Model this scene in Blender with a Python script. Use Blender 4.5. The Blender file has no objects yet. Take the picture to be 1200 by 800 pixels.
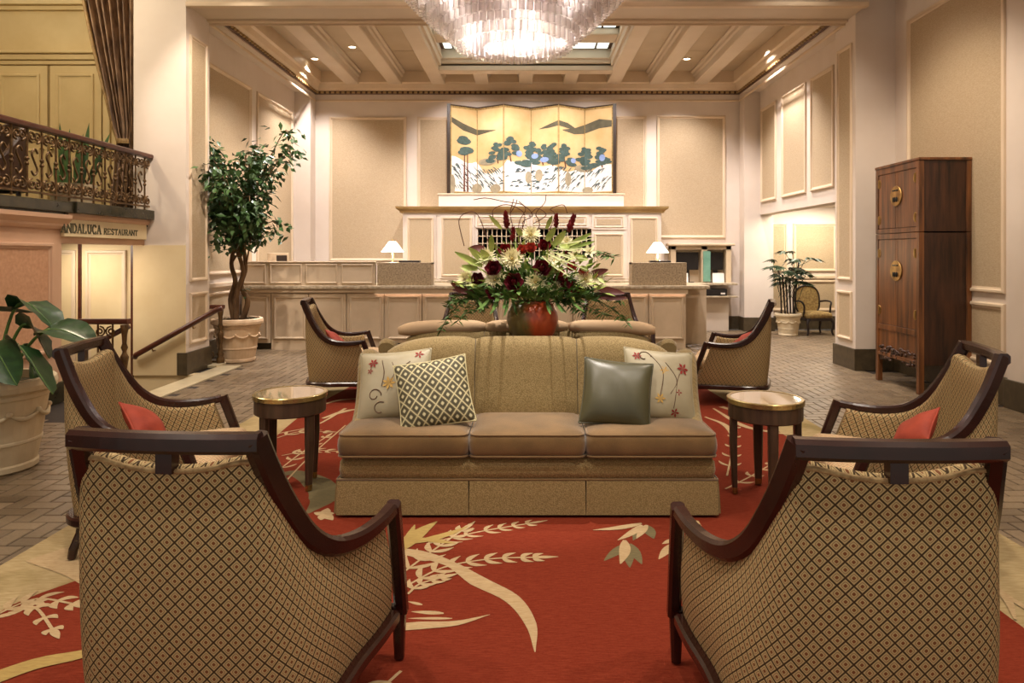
import bpy, math, random
from mathutils import Vector, Matrix
random.seed(7)
PI = math.pi
SC = bpy.context.scene
COL = SC.collection
EYE = 1.45
FPX = 800.0
VPX, VPY = 618.0, 298.0

# ------------------------------------------------------------------ camera
cam = bpy.data.cameras.new('camera')
cam.sensor_width = 36.0
cam.lens = FPX / 1200 * 36
cam.shift_x = -(VPX - 600) / 1200
cam.shift_y = -(400 - VPY) / 1200
cam_o = bpy.data.objects.new('camera', cam)
cam_o.location = (0, 0, EYE)
cam_o.rotation_euler = (PI / 2, 0, 0)
COL.objects.link(cam_o)
SC.camera = cam_o
# ------------------------------------------------------------------ world, exposure
wd = bpy.data.worlds.new('world')
SC.world = wd
wd.use_nodes = True
wd.node_tree.nodes['Background'].inputs[0].default_value = (1.0, 0.88, 0.74, 1)
wd.node_tree.nodes['Background'].inputs[1].default_value = 0.46
SC.view_settings.view_transform = 'Standard'
SC.view_settings.look = 'None'
SC.view_settings.gamma = 1.0
SC.view_settings.exposure = 0.42
SC.view_settings.use_curve_mapping = False
SC.cycles.max_bounces = 7
SC.cycles.diffuse_bounces = 3
SC.cycles.glossy_bounces = 3
SC.cycles.transparent_max_bounces = 24
SC.cycles.use_denoising = True
SC.cycles.caustics_reflective = False
SC.cycles.caustics_refractive = False
SC.cycles.sample_clamp_indirect = 4.0

WARM = (1.0, 0.87, 0.73)
WHITE = (1.0, 0.92, 0.90)
def spot(name, loc, target, watts, deg, blend=0.6, col=WARM, size=0.06):
    l = bpy.data.lights.new(name, 'SPOT')
    l.energy = watts; l.spot_size = math.radians(deg); l.spot_blend = blend
    l.color = col; l.shadow_soft_size = size
    o = bpy.data.objects.new(name, l)
    o.location = loc
    d = Vector(target) - Vector(loc)
    o.rotation_euler = d.to_track_quat('-Z', 'Y').to_euler()
    COL.objects.link(o)
    return o
def point(name, loc, watts, col=WARM, size=0.08):
    l = bpy.data.lights.new(name, 'POINT')
    l.energy = watts; l.color = col; l.shadow_soft_size = size
    o = bpy.data.objects.new(name, l); o.location = loc
    COL.objects.link(o)
    return o
def area(name, loc, target, watts, sx, sy, col=WARM):
    l = bpy.data.lights.new(name, 'AREA')
    l.shape = 'RECTANGLE'; l.size = sx; l.size_y = sy
    l.energy = watts; l.color = col
    o = bpy.data.objects.new(name, l); o.location = loc
    d = Vector(target) - Vector(loc)
    o.rotation_euler = d.to_track_quat('-Z', 'Y').to_euler()
    COL.objects.link(o)
    return o

# coffer downlights (visible ones get fixtures below); unseen front hall spots added as fill
CANS_BACK = [(-3.8, 12.2), (-2.95, 11.5), (2.85, 12.2), (2.8, 10.3), (-2.95, 9.9), (3.75, 11.2), (-2.1, 9.25), (2.05, 9.25)]
HALL_FILL = [(-2.9, 5.4), (2.9, 5.4), (-1.5, 2.4), (1.5, 2.4), (-3.2, 1.6), (3.2, 1.6), (0.0, 0.4), (-2.4, 6.2), (3.3, 7.2)]
for (x, y) in CANS_BACK:
    spot('downlight', (x, y, 4.93), (x * 1.02, y + (0.9 if y < 9.5 else 0.25), 0), 360, 105, 0.8, WHITE, 0.05)
for (x, y) in HALL_FILL:
    spot('hall_fill_spot', (x, y, 5.36), ((-4.3, 7.3, 1.0) if (x, y) == (-2.4, 6.2) else (x * 0.9, y + 0.3, 0)), 225, 100, 0.8, WARM, 0.08)  # added fill with no fixture; one is aimed to brighten the sign
# picture lights on the folding screen and the upper back wall
for x in (-1.2, 0.0, 1.3):
    spot('picture_light', (x, 10.6, 4.9), (x * 0.9, 12.9, 2.9), 300, 66, 0.7, (1.0, 0.91, 0.89), 0.04)
# one accent light straight above the flowers and the sofa back
spot('accent_light', (0.05, 4.42, 5.36), (0.0, 4.36, 0.9), 620, 24, 0.5, (1.0, 0.9, 0.8), 0.025)
# accent lights towards the tall tree and the big cabinet
spot('tree_light', (-2.6, 6.6, 5.3), (-4.2, 9.3, 2.3), 420, 40, 0.6, (1.0, 0.86, 0.74), 0.03)
spot('cabinet_light', (2.6, 5.2, 5.3), (4.4, 7.8, 1.6), 300, 48, 0.7, WARM, 0.06)
area('passage_light', (5.35, 12.4, 2.32), (5.35, 12.6, 0), 42, 1.2, 0.5, (1.0, 0.9, 0.74))
area('stair_light', (-5.2, 7.6, 1.5), (-5.0, 8.0, 0), 13, 0.8, 0.6, (1.0, 0.86, 0.70))
point('mezzanine_light', (-5.9, 6.6, 5.0), 150, (1.0, 0.87, 0.66), 0.15)

# ------------------------------------------------------------------ materials
def lin(c):
    c = c / 255.0
    return c / 12.92 if c <= 0.04045 else ((c + 0.055) / 1.055) ** 2.4
def rgb(r, g, b):
    return (lin(r), lin(g), lin(b), 1.0)
MATS = {}
class NT:
    """tiny node-graph helper"""
    def __init__(s, name):
        s.m = bpy.data.materials.new(name); s.m.use_nodes = True
        s.t = s.m.node_tree; s.n = s.t.nodes; s.l = s.t.links
        s.b = s.n['Principled BSDF']
        MATS[name] = s.m
    def new(s, kind, **kw):
        nd = s.n.new(kind)
        for k, v in kw.items(): setattr(nd, k, v)
        return nd
    def put(s, sock, v):
        if isinstance(v, bpy.types.NodeSocket): s.l.new(v, sock)
        else: sock.default_value = v
    def math(s, op, a, b=None, clamp=False):
        nd = s.new('ShaderNodeMath', operation=op); nd.use_clamp = clamp
        s.put(nd.inputs[0], a)
        if b is not None: s.put(nd.inputs[1], b)
        return nd.outputs[0]
    def mix(s, f, a, b):
        nd = s.new('ShaderNodeMix', data_type='RGBA')
        s.put(nd.inputs[0], f); s.put(nd.inputs[6], a); s.put(nd.inputs[7], b)
        return nd.outputs[2]
    def coord(s, what='Object', scale=(1, 1, 1)):
        tc = s.new('ShaderNodeTexCoord'); mp = s.new('ShaderNodeMapping')
        mp.inputs['Scale'].default_value = scale
        s.l.new(tc.outputs[what], mp.inputs[0])
        return mp.outputs[0]
    def pos(s, scale=(1, 1, 1)):
        g = s.new('ShaderNodeNewGeometry'); mp = s.new('ShaderNodeMapping')
        mp.inputs['Scale'].default_value = scale
        s.l.new(g.outputs['Position'], mp.inputs[0])
        return mp.outputs[0]
    def noise(s, vec, scale, detail=3, rough=0.55):
        nd = s.new('ShaderNodeTexNoise')
        nd.inputs['Scale'].default_value = scale; nd.inputs['Detail'].default_value = detail
        nd.inputs['Roughness'].default_value = rough
        s.l.new(vec, nd.inputs['Vector'])
        return nd.outputs['Fac']
    def ramp(s, f, lo, hi, a=0.0, b=1.0):
        nd = s.new('ShaderNodeMapRange')
        s.put(nd.inputs[0], f)
        nd.inputs[1].default_value = lo; nd.inputs[2].default_value = hi
        nd.inputs[3].default_value = a; nd.inputs[4].default_value = b
        return nd.outputs[0]
    def bump(s, h, strength=0.3, dist=0.01):
        nd = s.new('ShaderNodeBump')
        nd.inputs['Strength'].default_value = strength; nd.inputs['Distance'].default_value = dist
        s.l.new(h, nd.inputs['Height']); s.l.new(nd.outputs[0], s.b.inputs['Normal'])
    def fin(s, col, rough=0.5, metal=0.0, spec=0.5):
        s.put(s.b.inputs['Base Color'], col)
        s.put(s.b.inputs['Roughness'], rough)
        s.b.inputs['Metallic'].default_value = metal
        s.b.inputs['Specular IOR Level'].default_value = spec
        return s.m

def m_noise(name, c1, c2, scale=4.0, rough=0.6, metal=0.0, stretch=(1, 1, 1), bump=0.0, spec=0.4, detail=4, world=False, dist=0.004):
    t = NT(name)
    v = t.pos(stretch) if world else t.coord('Object', stretch)
    f = t.noise(v, scale, detail)
    f2 = t.ramp(f, 0.3, 0.7)
    c = t.mix(f2, c1, c2)
    if bump: t.bump(f, bump, dist)
    return t.fin(c, rough, metal, spec)

m_noise('paint', rgb(224, 210, 196), rgb(214, 198, 182), 1.3, 0.55, world=True)
m_noise('paint_pink', rgb(214, 176, 146), rgb(200, 160, 130), 2.0, 0.55, world=True)
m_noise('trim_paint', rgb(224, 202, 174), rgb(212, 190, 160), 2.0, 0.42, world=True)
m_noise('ceiling_paint', rgb(216, 200, 180), rgb(202, 184, 160), 0.9, 0.5, world=True)
m_noise('ceiling_field', rgb(196, 178, 152), rgb(178, 158, 130), 0.9, 0.5, world=True)
m_noise('gold_trim', rgb(190, 160, 108), rgb(160, 128, 80), 3.0, 0.4, 0.25)
m_noise('dark_trim', rgb(96, 62, 36), rgb(66, 40, 24), 9.0, 0.45)
m_noise('cream_plaster', rgb(226, 206, 164), rgb(214, 190, 146), 1.8, 0.6, world=True)
m_noise('baseboard_stone', rgb(84, 72, 52), rgb(64, 54, 40), 14.0, 0.35, world=True)
m_noise('kerb_marble', rgb(206, 190, 156), rgb(186, 170, 136), 6.0, 0.3, world=True)
m_noise('green_marble', rgb(66, 60, 40), rgb(44, 40, 28), 7.0, 0.25, world=True)
m_noise('counter_paint', rgb(206, 184, 154), rgb(190, 168, 138), 3.0, 0.5, world=True)
m_noise('counter_stone', rgb(196, 180, 152), rgb(150, 130, 104), 20.0, 0.3, world=True)
m_noise('granite', rgb(186, 164, 130), rgb(124, 104, 80), 45.0, 0.3, world=True, detail=8)
m_noise('grout', rgb(52, 42, 34), rgb(40, 32, 26), 20.0, 0.8)
m_noise('leather_dark', rgb(74, 48, 30), rgb(58, 36, 22), 6.0, 0.45)
m_noise('iron_bronze', rgb(120, 92, 58), rgb(74, 54, 34), 16.0, 0.42, 0.55)
m_noise('brass', rgb(200, 182, 130), rgb(160, 140, 92), 5.0, 0.25, 0.9)
m_noise('old_brass', rgb(186, 150, 88), rgb(120, 88, 48), 14.0, 0.35, 0.8)
m_noise('terracotta_white', rgb(226, 198, 164), rgb(204, 172, 136), 6.0, 0.7, bump=0.15)
m_noise('cream_pot', rgb(224, 208, 176), rgb(206, 186, 150), 5.0, 0.6, bump=0.1)
m_noise('soil', rgb(66, 58, 30), rgb(40, 34, 20), 30.0, 0.95, bump=0.6)
m_noise('bark', rgb(128, 98, 66), rgb(88, 64, 42), 14.0, 0.85, stretch=(1, 1, 0.3), bump=0.4)
m_noise('leaf_green', rgb(76, 106, 56), rgb(38, 64, 32), 3.0, 0.38, spec=0.5)
m_noise('leaf_broad', rgb(44, 78, 40), rgb(24, 48, 28), 5.0, 0.3, stretch=(1, 6, 1), spec=0.6)
m_noise('leaf_palm', rgb(58, 78, 44), rgb(34, 52, 30), 4.0, 0.4)
m_noise('leaf_light', rgb(196, 204, 118), rgb(128, 156, 70), 9.0, 0.45)
m_noise('leaf_pale', rgb(222, 224, 170), rgb(180, 196, 120), 6.0, 0.5)
m_noise('leaf_fern', rgb(102, 132, 66), rgb(56, 88, 38), 6.0, 0.5)
m_noise('petal_white', rgb(246, 238, 206), rgb(236, 226, 176), 10.0, 0.6)
m_noise('petal_red', rgb(140, 22, 30), rgb(92, 12, 22), 12.0, 0.55)
m_noise('petal_dark', rgb(112, 20, 34), rgb(70, 12, 24), 12.0, 0.55)
m_noise('petal_coral', rgb(196, 84, 62), rgb(164, 52, 44), 12.0, 0.55)
m_noise('petal_yellow', rgb(224, 190, 80), rgb(200, 160, 60), 12.0, 0.6)
m_noise('twig', rgb(104, 58, 40), rgb(74, 40, 28), 10.0, 0.7)
m_noise('leaf_bronze', rgb(112, 50, 40), rgb(70, 32, 30), 8.0, 0.45)
t = NT('vase_glaze')
sx3 = t.new('ShaderNodeSeparateXYZ'); t.l.new(t.coord('Object'), sx3.inputs[0])
fn = t.noise(t.coord('Object'), 9.0, 4)
f = t.math('ADD', t.math('MULTIPLY', sx3.outputs[0], 4.5), fn)
c = t.mix(t.ramp(f, 0.25, 0.6), rgb(112, 98, 54), rgb(190, 80, 42))
t.fin(c, 0.28, 0, 0.6)
m_noise('rose_velvet', rgb(168, 66, 42), rgb(132, 46, 30), 9.0, 0.75)
m_noise('green_satin', rgb(78, 74, 48), rgb(60, 58, 38), 3.0, 0.38, spec=0.6)
m_noise('curtain_cloth', rgb(156, 126, 96), rgb(82, 60, 46), 16.0, 0.6, stretch=(1, 1, 0.35))
m_noise('curtain_trim', rgb(150, 120, 72), rgb(110, 84, 48), 20.0, 0.6)
m_noise('lamp_brass', rgb(220, 190, 120), rgb(190, 156, 90), 6.0, 0.3, 0.8)
m_noise('screen_black', rgb(26, 24, 24), rgb(36, 32, 30), 8.0, 0.3)
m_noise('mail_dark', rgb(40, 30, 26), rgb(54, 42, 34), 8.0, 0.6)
m_noise('paper', rgb(236, 230, 220), rgb(226, 218, 206), 5.0, 0.7)
m_noise('lettering', rgb(92, 88, 62), rgb(72, 68, 46), 8.0, 0.4, 0.3)
m_noise('sign_cream', rgb(230, 212, 172), rgb(220, 200, 158), 2.0, 0.5)
m_noise('window_green', rgb(120, 160, 140), rgb(96, 140, 120), 6.0, 0.3)
m_noise('door_paint', rgb(214, 190, 138), rgb(202, 176, 124), 2.0, 0.5, world=True)
m_noise('gold_ground', rgb(214, 186, 138), rgb(194, 158, 104), 2.2, 0.5, world=True, stretch=(1, 1, 1))
m_noise('painted_white', rgb(240, 238, 232), rgb(226, 222, 214), 12.0, 0.6)
m_noise('painted_ink', rgb(78, 92, 96), rgb(58, 70, 74), 12.0, 0.6)
m_noise('painted_green', rgb(58, 74, 64), rgb(74, 94, 92), 20.0, 0.6)
m_noise('painted_hill', rgb(70, 68, 54), rgb(98, 92, 72), 6.0, 0.6)
m_noise('painted_blue', rgb(120, 140, 190), rgb(140, 160, 200), 12.0, 0.6)
m_noise('painted_rock', rgb(170, 156, 128), rgb(140, 130, 108), 12.0, 0.6)
m_noise('painted_trunk', rgb(110, 66, 44), rgb(90, 52, 36), 12.0, 0.6)
m_noise('piping_cloth', rgb(186, 158, 112), rgb(130, 100, 66), 60.0, 0.85)
m_noise('brocade', rgb(172, 146, 88), rgb(120, 92, 54), 30.0, 0.8)
m_noise('screen_frame', rgb(60, 44, 30), rgb(40, 28, 20), 8.0, 0.4)
m_noise('thread_red', rgb(150, 40, 34), rgb(120, 26, 26), 12.0, 0.7)
m_noise('thread_gold', rgb(206, 170, 96), rgb(180, 140, 70), 12.0, 0.7)
m_noise('thread_brown', rgb(104, 78, 58), rgb(84, 60, 44), 12.0, 0.7)
m_noise('satin_cream', rgb(178, 168, 142), rgb(156, 145, 116), 4.0, 0.42, spec=0.5)
m_noise('rug_cream', rgb(184, 160, 122), rgb(160, 132, 94), 30.0, 0.95, stretch=(1, 6, 1), world=True)
m_noise('rug_yellow', rgb(172, 146, 84), rgb(146, 120, 68), 30.0, 0.95, stretch=(1, 6, 1), world=True)
m_noise('rug_green', rgb(112, 100, 66), rgb(94, 84, 58), 30.0, 0.95, stretch=(1, 6, 1), world=True)
m_noise('step_stone', rgb(120, 104, 80), rgb(96, 82, 62), 10.0, 0.5, world=True)

def wood(name, c1, c2, rough=0.3, stretch=(1, 1, 0.08), scale=22, spec=0.5):
    t = NT(name)
    v = t.coord('Object', stretch)
    f = t.noise(v, scale, 6, 0.6)
    c = t.mix(t.ramp(f, 0.32, 0.68), c1, c2)
    t.bump(f, 0.08, 0.002)
    return t.fin(c, rough, 0.0, spec)
wood('chair_wood', rgb(54, 25, 19), rgb(34, 15, 12), 0.24, (0.4, 0.4, 0.4), 18, 0.55)
wood('rail_wood', rgb(92, 46, 30), rgb(62, 28, 20), 0.3, (0.1, 0.1, 1), 20)
wood('table_wood', rgb(84, 62, 46), rgb(58, 42, 32), 0.35, (1, 1, 0.1), 25)
wood('cabinet_wood', rgb(136, 84, 44), rgb(50, 28, 15), 0.36, (1, 1, 0.07), 16)
wood('cabinet_side', rgb(76, 44, 26), rgb(28, 16, 10), 0.4, (1, 1, 0.1), 18)

# floor pavers
t = NT('paver')
g = t.pos((1, 1, 1))
f1 = t.noise(g, 6.0, 2); f2 = t.noise(g, 60.0, 3)
c = t.mix(t.ramp(f1, 0.35, 0.65), rgb(146, 122, 100), rgb(112, 92, 74))
c = t.mix(t.ramp(f2, 0.3, 0.75, 0, 0.35), c, rgb(92, 76, 60))
t.bump(f2, 0.12, 0.002)
t.fin(c, 0.36, 0, 0.5)

# rug field with fine weft streaks
t = NT('rug_red')
g = t.pos((2.0, 30, 1))
f = t.noise(g, 9.0, 5, 0.7)
g2 = t.pos((1, 1, 1)); f2 = t.noise(g2, 120, 2)
c = t.mix(t.ramp(f, 0.34, 0.7), rgb(104, 33, 18), rgb(130, 57, 36))
c = t.mix(t.ramp(f2, 0.45, 0.8, 0, 0.35), c, rgb(92, 24, 12))
t.bump(f2, 0.4, 0.004)
t.fin(c, 0.95, 0, 0.1)
t = NT('rug_border')
g = t.pos((4, 20, 1)); f = t.noise(g, 4.0, 4)
g2 = t.pos((1, 1, 1)); f2 = t.noise(g2, 2.2, 3)
c = t.mix(t.ramp(f, 0.3, 0.7), rgb(176, 156, 116), rgb(152, 130, 92))
c = t.mix(t.ramp(f2, 0.52, 0.66, 0, 0.55), c, rgb(112, 98, 52))
t.fin(c, 0.95, 0, 0.1)

def diamond(name, pu, pv, ground, line, ring, dot, sheen=0.0, rough=0.85, lw=0.42, bump=0.35, alt=None):
    """lozenge weave in UV metres: dark outline, ring, centre dot"""
    t = NT(name)
    tc = t.new('ShaderNodeTexCoord'); sp = t.new('ShaderNodeSeparateXYZ')
    t.l.new(tc.outputs['UV'], sp.inputs[0])
    u = t.math('DIVIDE', sp.outputs[0], pu); v = t.math('DIVIDE', sp.outputs[1], pv)
    a = t.math('ADD', u, v); b = t.math('SUBTRACT', u, v)
    fa = t.math('ABSOLUTE', t.math('SUBTRACT', t.math('FRACT', a), 0.5))
    fb = t.math('ABSOLUTE', t.math('SUBTRACT', t.math('FRACT', b), 0.5))
    d = t.math('MAXIMUM', fa, fb)
    e = t.math('POWER', t.math('ADD', t.math('POWER', fa, 4.0), t.math('POWER', fb, 4.0)), 0.25)
    edge = t.ramp(d, lw - 0.02, lw + 0.02)
    rin = t.math('MULTIPLY', t.ramp(e, 0.24, 0.27), t.ramp(e, 0.33, 0.30))
    dotf = t.ramp(e, 0.17, 0.12)
    vv = t.coord('UV', (400, 400, 400)); nz = t.noise(vv, 2.0, 2)
    c = t.mix(t.ramp(nz, 0.3, 0.7, 0, 0.35), ground, line)
    c = t.mix(t.math('MULTIPLY', rin, 0.75), c, ring)
    c = t.mix(dotf, c, dot)
    c = t.mix(edge, c, line)
    h = t.math('SUBTRACT', t.math('ADD', t.math('MULTIPLY', nz, 0.4), 0.6), t.math('MAXIMUM', edge, t.math('MULTIPLY', rin, 0.6)))
    t.bump(h, bump, 0.003)
    t.b.inputs['Sheen Weight'].default_value = sheen
    return t.fin(c, rough, 0, 0.2)
diamond('chair_fabric', 0.037, 0.041, rgb(206, 180, 130), rgb(70, 54, 36), rgb(112, 84, 54), rgb(122, 76, 48))
diamond('seat_fabric', 0.030, 0.030, rgb(216, 192, 154), rgb(126, 92, 62), rgb(180, 144, 104), rgb(176, 120, 84), lw=0.44, bump=0.2)
diamond('pillow_diamond', 0.074, 0.086, rgb(36, 32, 24), rgb(192, 182, 142), rgb(36, 32, 24), rgb(196, 188, 150), rough=0.55, lw=0.435, bump=0.2)

# sofa cloth: small raised honeycomb weave
t = NT('sofa_fabric')
vv = t.coord('UV', (1, 1, 1))
vo = t.new('ShaderNodeTexVoronoi'); vo.inputs['Scale'].default_value = 190.0
t.l.new(vv, vo.inputs['Vector'])
nz = t.noise(vv, 260.0, 2)
big = t.noise(t.coord('Object', (1, 1, 1)), 3.5, 2)
c = t.mix(t.ramp(vo.outputs['Distance'], 0.15, 0.65), rgb(166, 144, 98), rgb(124, 104, 64))
c = t.mix(t.ramp(big, 0.4, 0.7, 0, 0.3), c, rgb(132, 108, 66))
t.bump(t.math('ADD', t.math('MULTIPLY', vo.outputs['Distance'], -1.0), t.math('MULTIPLY', nz, 0.5)), 0.35, 0.003)
t.b.inputs['Sheen Weight'].default_value = 0.25
t.fin(c, 0.7, 0, 0.25)
t = NT('sofa_velvet')
vv = t.coord('UV', (1, 1, 1))
nz = t.noise(vv, 220.0, 2); big = t.noise(vv, 5.0, 3)
c = t.mix(t.ramp(big, 0.35, 0.65), rgb(128, 98, 56), rgb(102, 78, 42))
c = t.mix(t.ramp(nz, 0.35, 0.7, 0, 0.5), c, rgb(88, 62, 34))
t.bump(nz, 0.3, 0.003)
t.b.inputs['Sheen Weight'].default_value = 0.4
t.fin(c, 0.7, 0, 0.25)
t = NT('bolster_fabric')
vv = t.coord('UV', (1, 1, 1)); nz = t.noise(vv, 130.0, 2)
c = t.mix(t.ramp(nz, 0.35, 0.7), rgb(212, 186, 152), rgb(176, 140, 106))
t.fin(c, 0.8, 0, 0.2)
# glass, glow
t = NT('table_glass'); t.fin(rgb(164, 142, 108), 0.06, 0.0, 0.9); t.b.inputs['Coat Weight'].default_value = 0.6
def glow(name, col, strength, base=(0.8, 0.8, 0.8, 1)):
    t = NT(name); t.fin(base, 0.6)
    t.b.inputs['Emission Color'].default_value = col
    t.b.inputs['Emission Strength'].default_value = strength
    return t.m
glow('lamp_shade', (1.0, 0.84, 0.56, 1), 2.6)
glow('strip_glow', (1.0, 0.72, 0.62, 1), 6.0)
glow('can_glow', (1.0, 0.90, 0.72, 1), 9.0)
glow('skylight_pane', (0.90, 1.0, 0.92, 1), 1.1, rgb(220, 230, 220))
glow('bulb_glow', (1.0, 0.86, 0.74, 1), 14.0)
t = NT('tube_glass')
tr = t.new('ShaderNodeBsdfTransparent'); tr.inputs[0].default_value = (0.97, 0.95, 0.94, 1)
tl = t.new('ShaderNodeBsdfTranslucent'); tl.inputs[0].default_value = (0.95, 0.90, 0.88, 1)
gl = t.new('ShaderNodeBsdfGlossy'); gl.inputs['Roughness'].default_value = 0.12
fr = t.new('ShaderNodeLayerWeight'); fr.inputs[0].default_value = 0.45
m1 = t.new('ShaderNodeMixShader'); m1.inputs[0].default_value = 0.5
t.l.new(tr.outputs[0], m1.inputs[1]); t.l.new(tl.outputs[0], m1.inputs[2])
m2 = t.new('ShaderNodeMixShader'); t.l.new(t.math('MULTIPLY', fr.outputs['Facing'], 0.5), m2.inputs[0])
t.l.new(m1.outputs[0], m2.inputs[1]); t.l.new(gl.outputs[0], m2.inputs[2])
t.l.new(m2.outputs[0], t.n['Material Output'].inputs[0])

# ------------------------------------------------------------------ geometry helpers
def tag(o, label=None, cat=None, group=None, kind=None):
    if label: o['label'] = label
    if cat: o['category'] = cat
    if group: o['group'] = group
    if kind: o['kind'] = kind
    return o
def empty(name, loc=(0, 0, 0), rz=0.0, label=None, cat=None, group=None, kind=None):
    o = bpy.data.objects.new(name, None)
    o.empty_display_size = 0.1
    o.location = loc; o.rotation_euler = (0, 0, rz)
    COL.objects.link(o)
    return tag(o, label, cat, group, kind)
def copy_tree(o, parent=None):
    c = o.copy(); COL.objects.link(c)
    if parent is not None: c.parent = parent
    for ch in o.children: copy_tree(ch, c)
    return c

class MB:
    def __init__(s):
        s.v = []; s.f = []; s.uv = []; s.mi = []
    def face(s, idx, uv=None, mi=0):
        s.f.append(tuple(idx)); s.uv.append(uv); s.mi.append(mi)
    def box(s, x0, x1, y0, y1, z0, z1, mi=0):
        n = len(s.v)
        s.v += [(x0, y0, z0), (x1, y0, z0), (x1, y1, z0), (x0, y1, z0), (x0, y0, z1), (x1, y0, z1), (x1, y1, z1), (x0, y1, z1)]
        for q in ((0, 3, 2, 1), (4, 5, 6, 7), (0, 1, 5, 4), (1, 2, 6, 5), (2, 3, 7, 6), (3, 0, 4, 7)):
            s.face([n + i for i in q], None, mi)
        return s
    def obox(s, c, size, rz=0.0, mi=0):
        n = len(s.v)
        ca, sa = math.cos(rz), math.sin(rz)
        k = len(s.v)
        s.box(-size[0] / 2, size[0] / 2, -size[1] / 2, size[1] / 2, -size[2] / 2, size[2] / 2, mi)
        for i in range(k, len(s.v)):
            x, y, z = s.v[i]
            s.v[i] = (c[0] + x * ca - y * sa, c[1] + x * sa + y * ca, c[2] + z)
        return s
    def poly(s, pts, mi=0, uv=None):
        n = len(s.v); s.v += [tuple(p) for p in pts]
        s.face(range(n, n + len(pts)), uv, mi)
        return s
    def grid(s, rows, closeu=False, closev=False, uv=None, mi=0):
        """rows[i][j]; closeu wraps j, closev wraps i; uv[i][j] optional"""
        n = len(s.v); R = len(rows); C = len(rows[0])
        for r in rows: s.v += [tuple(p) for p in r]
        for i in range(R if closev else R - 1):
            for j in range(C if closeu else C - 1):
                i2, j2 = (i + 1) % R, (j + 1) % C
                q = (n + i * C + j, n + i * C + j2, n + i2 * C + j2, n + i2 * C + j)
                u = None
                if uv: u = [uv[i][j], uv[i][j2], uv[i2][j2], uv[i2][j]]
                s.face(q, u, mi)
        return s
    def tube(s, path, r, n=8, caps=True, mi=0):
        P = [Vector(p) for p in path]
        rr = r if isinstance(r, (list, tuple)) else [r] * len(P)
        rows = []; up = None
        for i, p in enumerate(P):
            a = P[max(i - 1, 0)]; b = P[min(i + 1, len(P) - 1)]
            t = (b - a)
            t = t.normalized() if t.length > 1e-9 else Vector((0, 0, 1))
            if up is None:
                up = Vector((0, 0, 1)) if abs(t.z) < 0.9 else Vector((1, 0, 0))
            x = (up - t * up.dot(t))
            if x.length < 1e-6: x = t.orthogonal()
            x.normalize(); y = t.cross(x); up = x
            rows.append([p + (x * math.cos(2 * PI * k / n) + y * math.sin(2 * PI * k / n)) * rr[i] for k in range(n)])
        k = len(s.v)
        s.grid(rows, closeu=True, mi=mi)
        if caps:
            s.face([k + i for i in reversed(range(n))], None, mi)
            s.face([k + (len(P) - 1) * n + i for i in range(n)], None, mi)
        return s
    def sweep(s, path, lat, w, h, mi=0, caps=True):
        """rectangular bar along path; lat[i] = lateral hint, w along lateral, h across"""
        P = [Vector(p) for p in path]; rows = []
        ww = w if isinstance(w, (list, tuple)) else [w] * len(P)
        hh = h if isinstance(h, (list, tuple)) else [h] * len(P)
        for i, p in enumerate(P):
            a = P[max(i - 1, 0)]; b = P[min(i + 1, len(P) - 1)]
            t = (b - a).normalized()
            L = Vector(lat[i]) if not isinstance(lat, Vector) else lat
            x = (L - t * L.dot(t)).normalized(); y = t.cross(x)
            c = 0.22 * min(ww[i], hh[i])
            X, Y = ww[i] / 2, hh[i] / 2
            sec = [(-X + c, -Y), (X - c, -Y), (X, -Y + c), (X, Y - c), (X - c, Y), (-X + c, Y), (-X, Y - c), (-X, -Y + c)]
            rows.append([p + x * q[0] + y * q[1] for q in sec])
        k = len(s.v)
        s.grid(rows, closeu=True, mi=mi)
        if caps:
            s.face([k + i for i in reversed(range(8))], None, mi)
            s.face([k + (len(P) - 1) * 8 + i for i in range(8)], None, mi)
        return s
    def lathe(s, prof, n=20, c=(0, 0, 0), mi=0, caps=True):
        rows = [[(c[0] + r * math.cos(2 * PI * k / n), c[1] + r * math.sin(2 * PI * k / n), c[2] + z) for k in range(n)] for (r, z) in prof]
        k = len(s.v)
        s.grid(rows, closeu=True, mi=mi)
        if caps:
            s.face([k + i for i in reversed(range(n))], None, mi)
            s.face([k + (len(prof) - 1) * n + i for i in range(n)], None, mi)
        return s
    def ball(s, c, rx, ry=None, rz=None, n=10, m=6, mi=0):
        ry = ry or rx; rz = rz or rx
        prof = [(math.sin(PI * i / m), -math.cos(PI * i / m)) for i in range(m + 1)]
        rows = [[(c[0] + rx * max(r, 0.001) * math.cos(2 * PI * k / n), c[1] + ry * max(r, 0.001) * math.sin(2 * PI * k / n), c[2] + rz * z) for k in range(n)] for (r, z) in prof]
        s.grid(rows, closeu=True, mi=mi)
        return s
    def rings(s, outline, prof, uvscale=1.0, mi=0):
        """outline(inset) -> list of (x,y); prof = [(inset, z)] bottom to top; closed with caps"""
        rows = [[(x, y, z) for (x, y) in outline(d)] for (d, z) in prof]
        uv = [[(x * uvscale, (y + (z if i < len(prof) / 2 else z)) * uvscale) for (x, y, z) in r] for i, r in enumerate(rows)]
        k = len(s.v); C = len(rows[0])
        s.grid(rows, closeu=True, uv=uv, mi=mi)
        s.face([k + i for i in reversed(range(C))], [uv[0][i] for i in reversed(range(C))], mi)
        e = k + (len(rows) - 1) * C
        s.face([e + i for i in range(C)], uv[-1], mi)
        return s
    def mesh(s, name):
        me = bpy.data.meshes.new(name)
        me.from_pydata(s.v, [], s.f)
        if any(u is not None for u in s.uv):
            lay = me.uv_layers.new(name='UVMap')
            li = 0; data = lay.data
            for f, u in zip(s.f, s.uv):
                for k in range(len(f)):
                    if u is not None: data[li].uv = u[k][:2]
                    li += 1
        if any(s.mi):
            me.polygons.foreach_set('material_index', s.mi)
        me.update()
        return me
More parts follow.
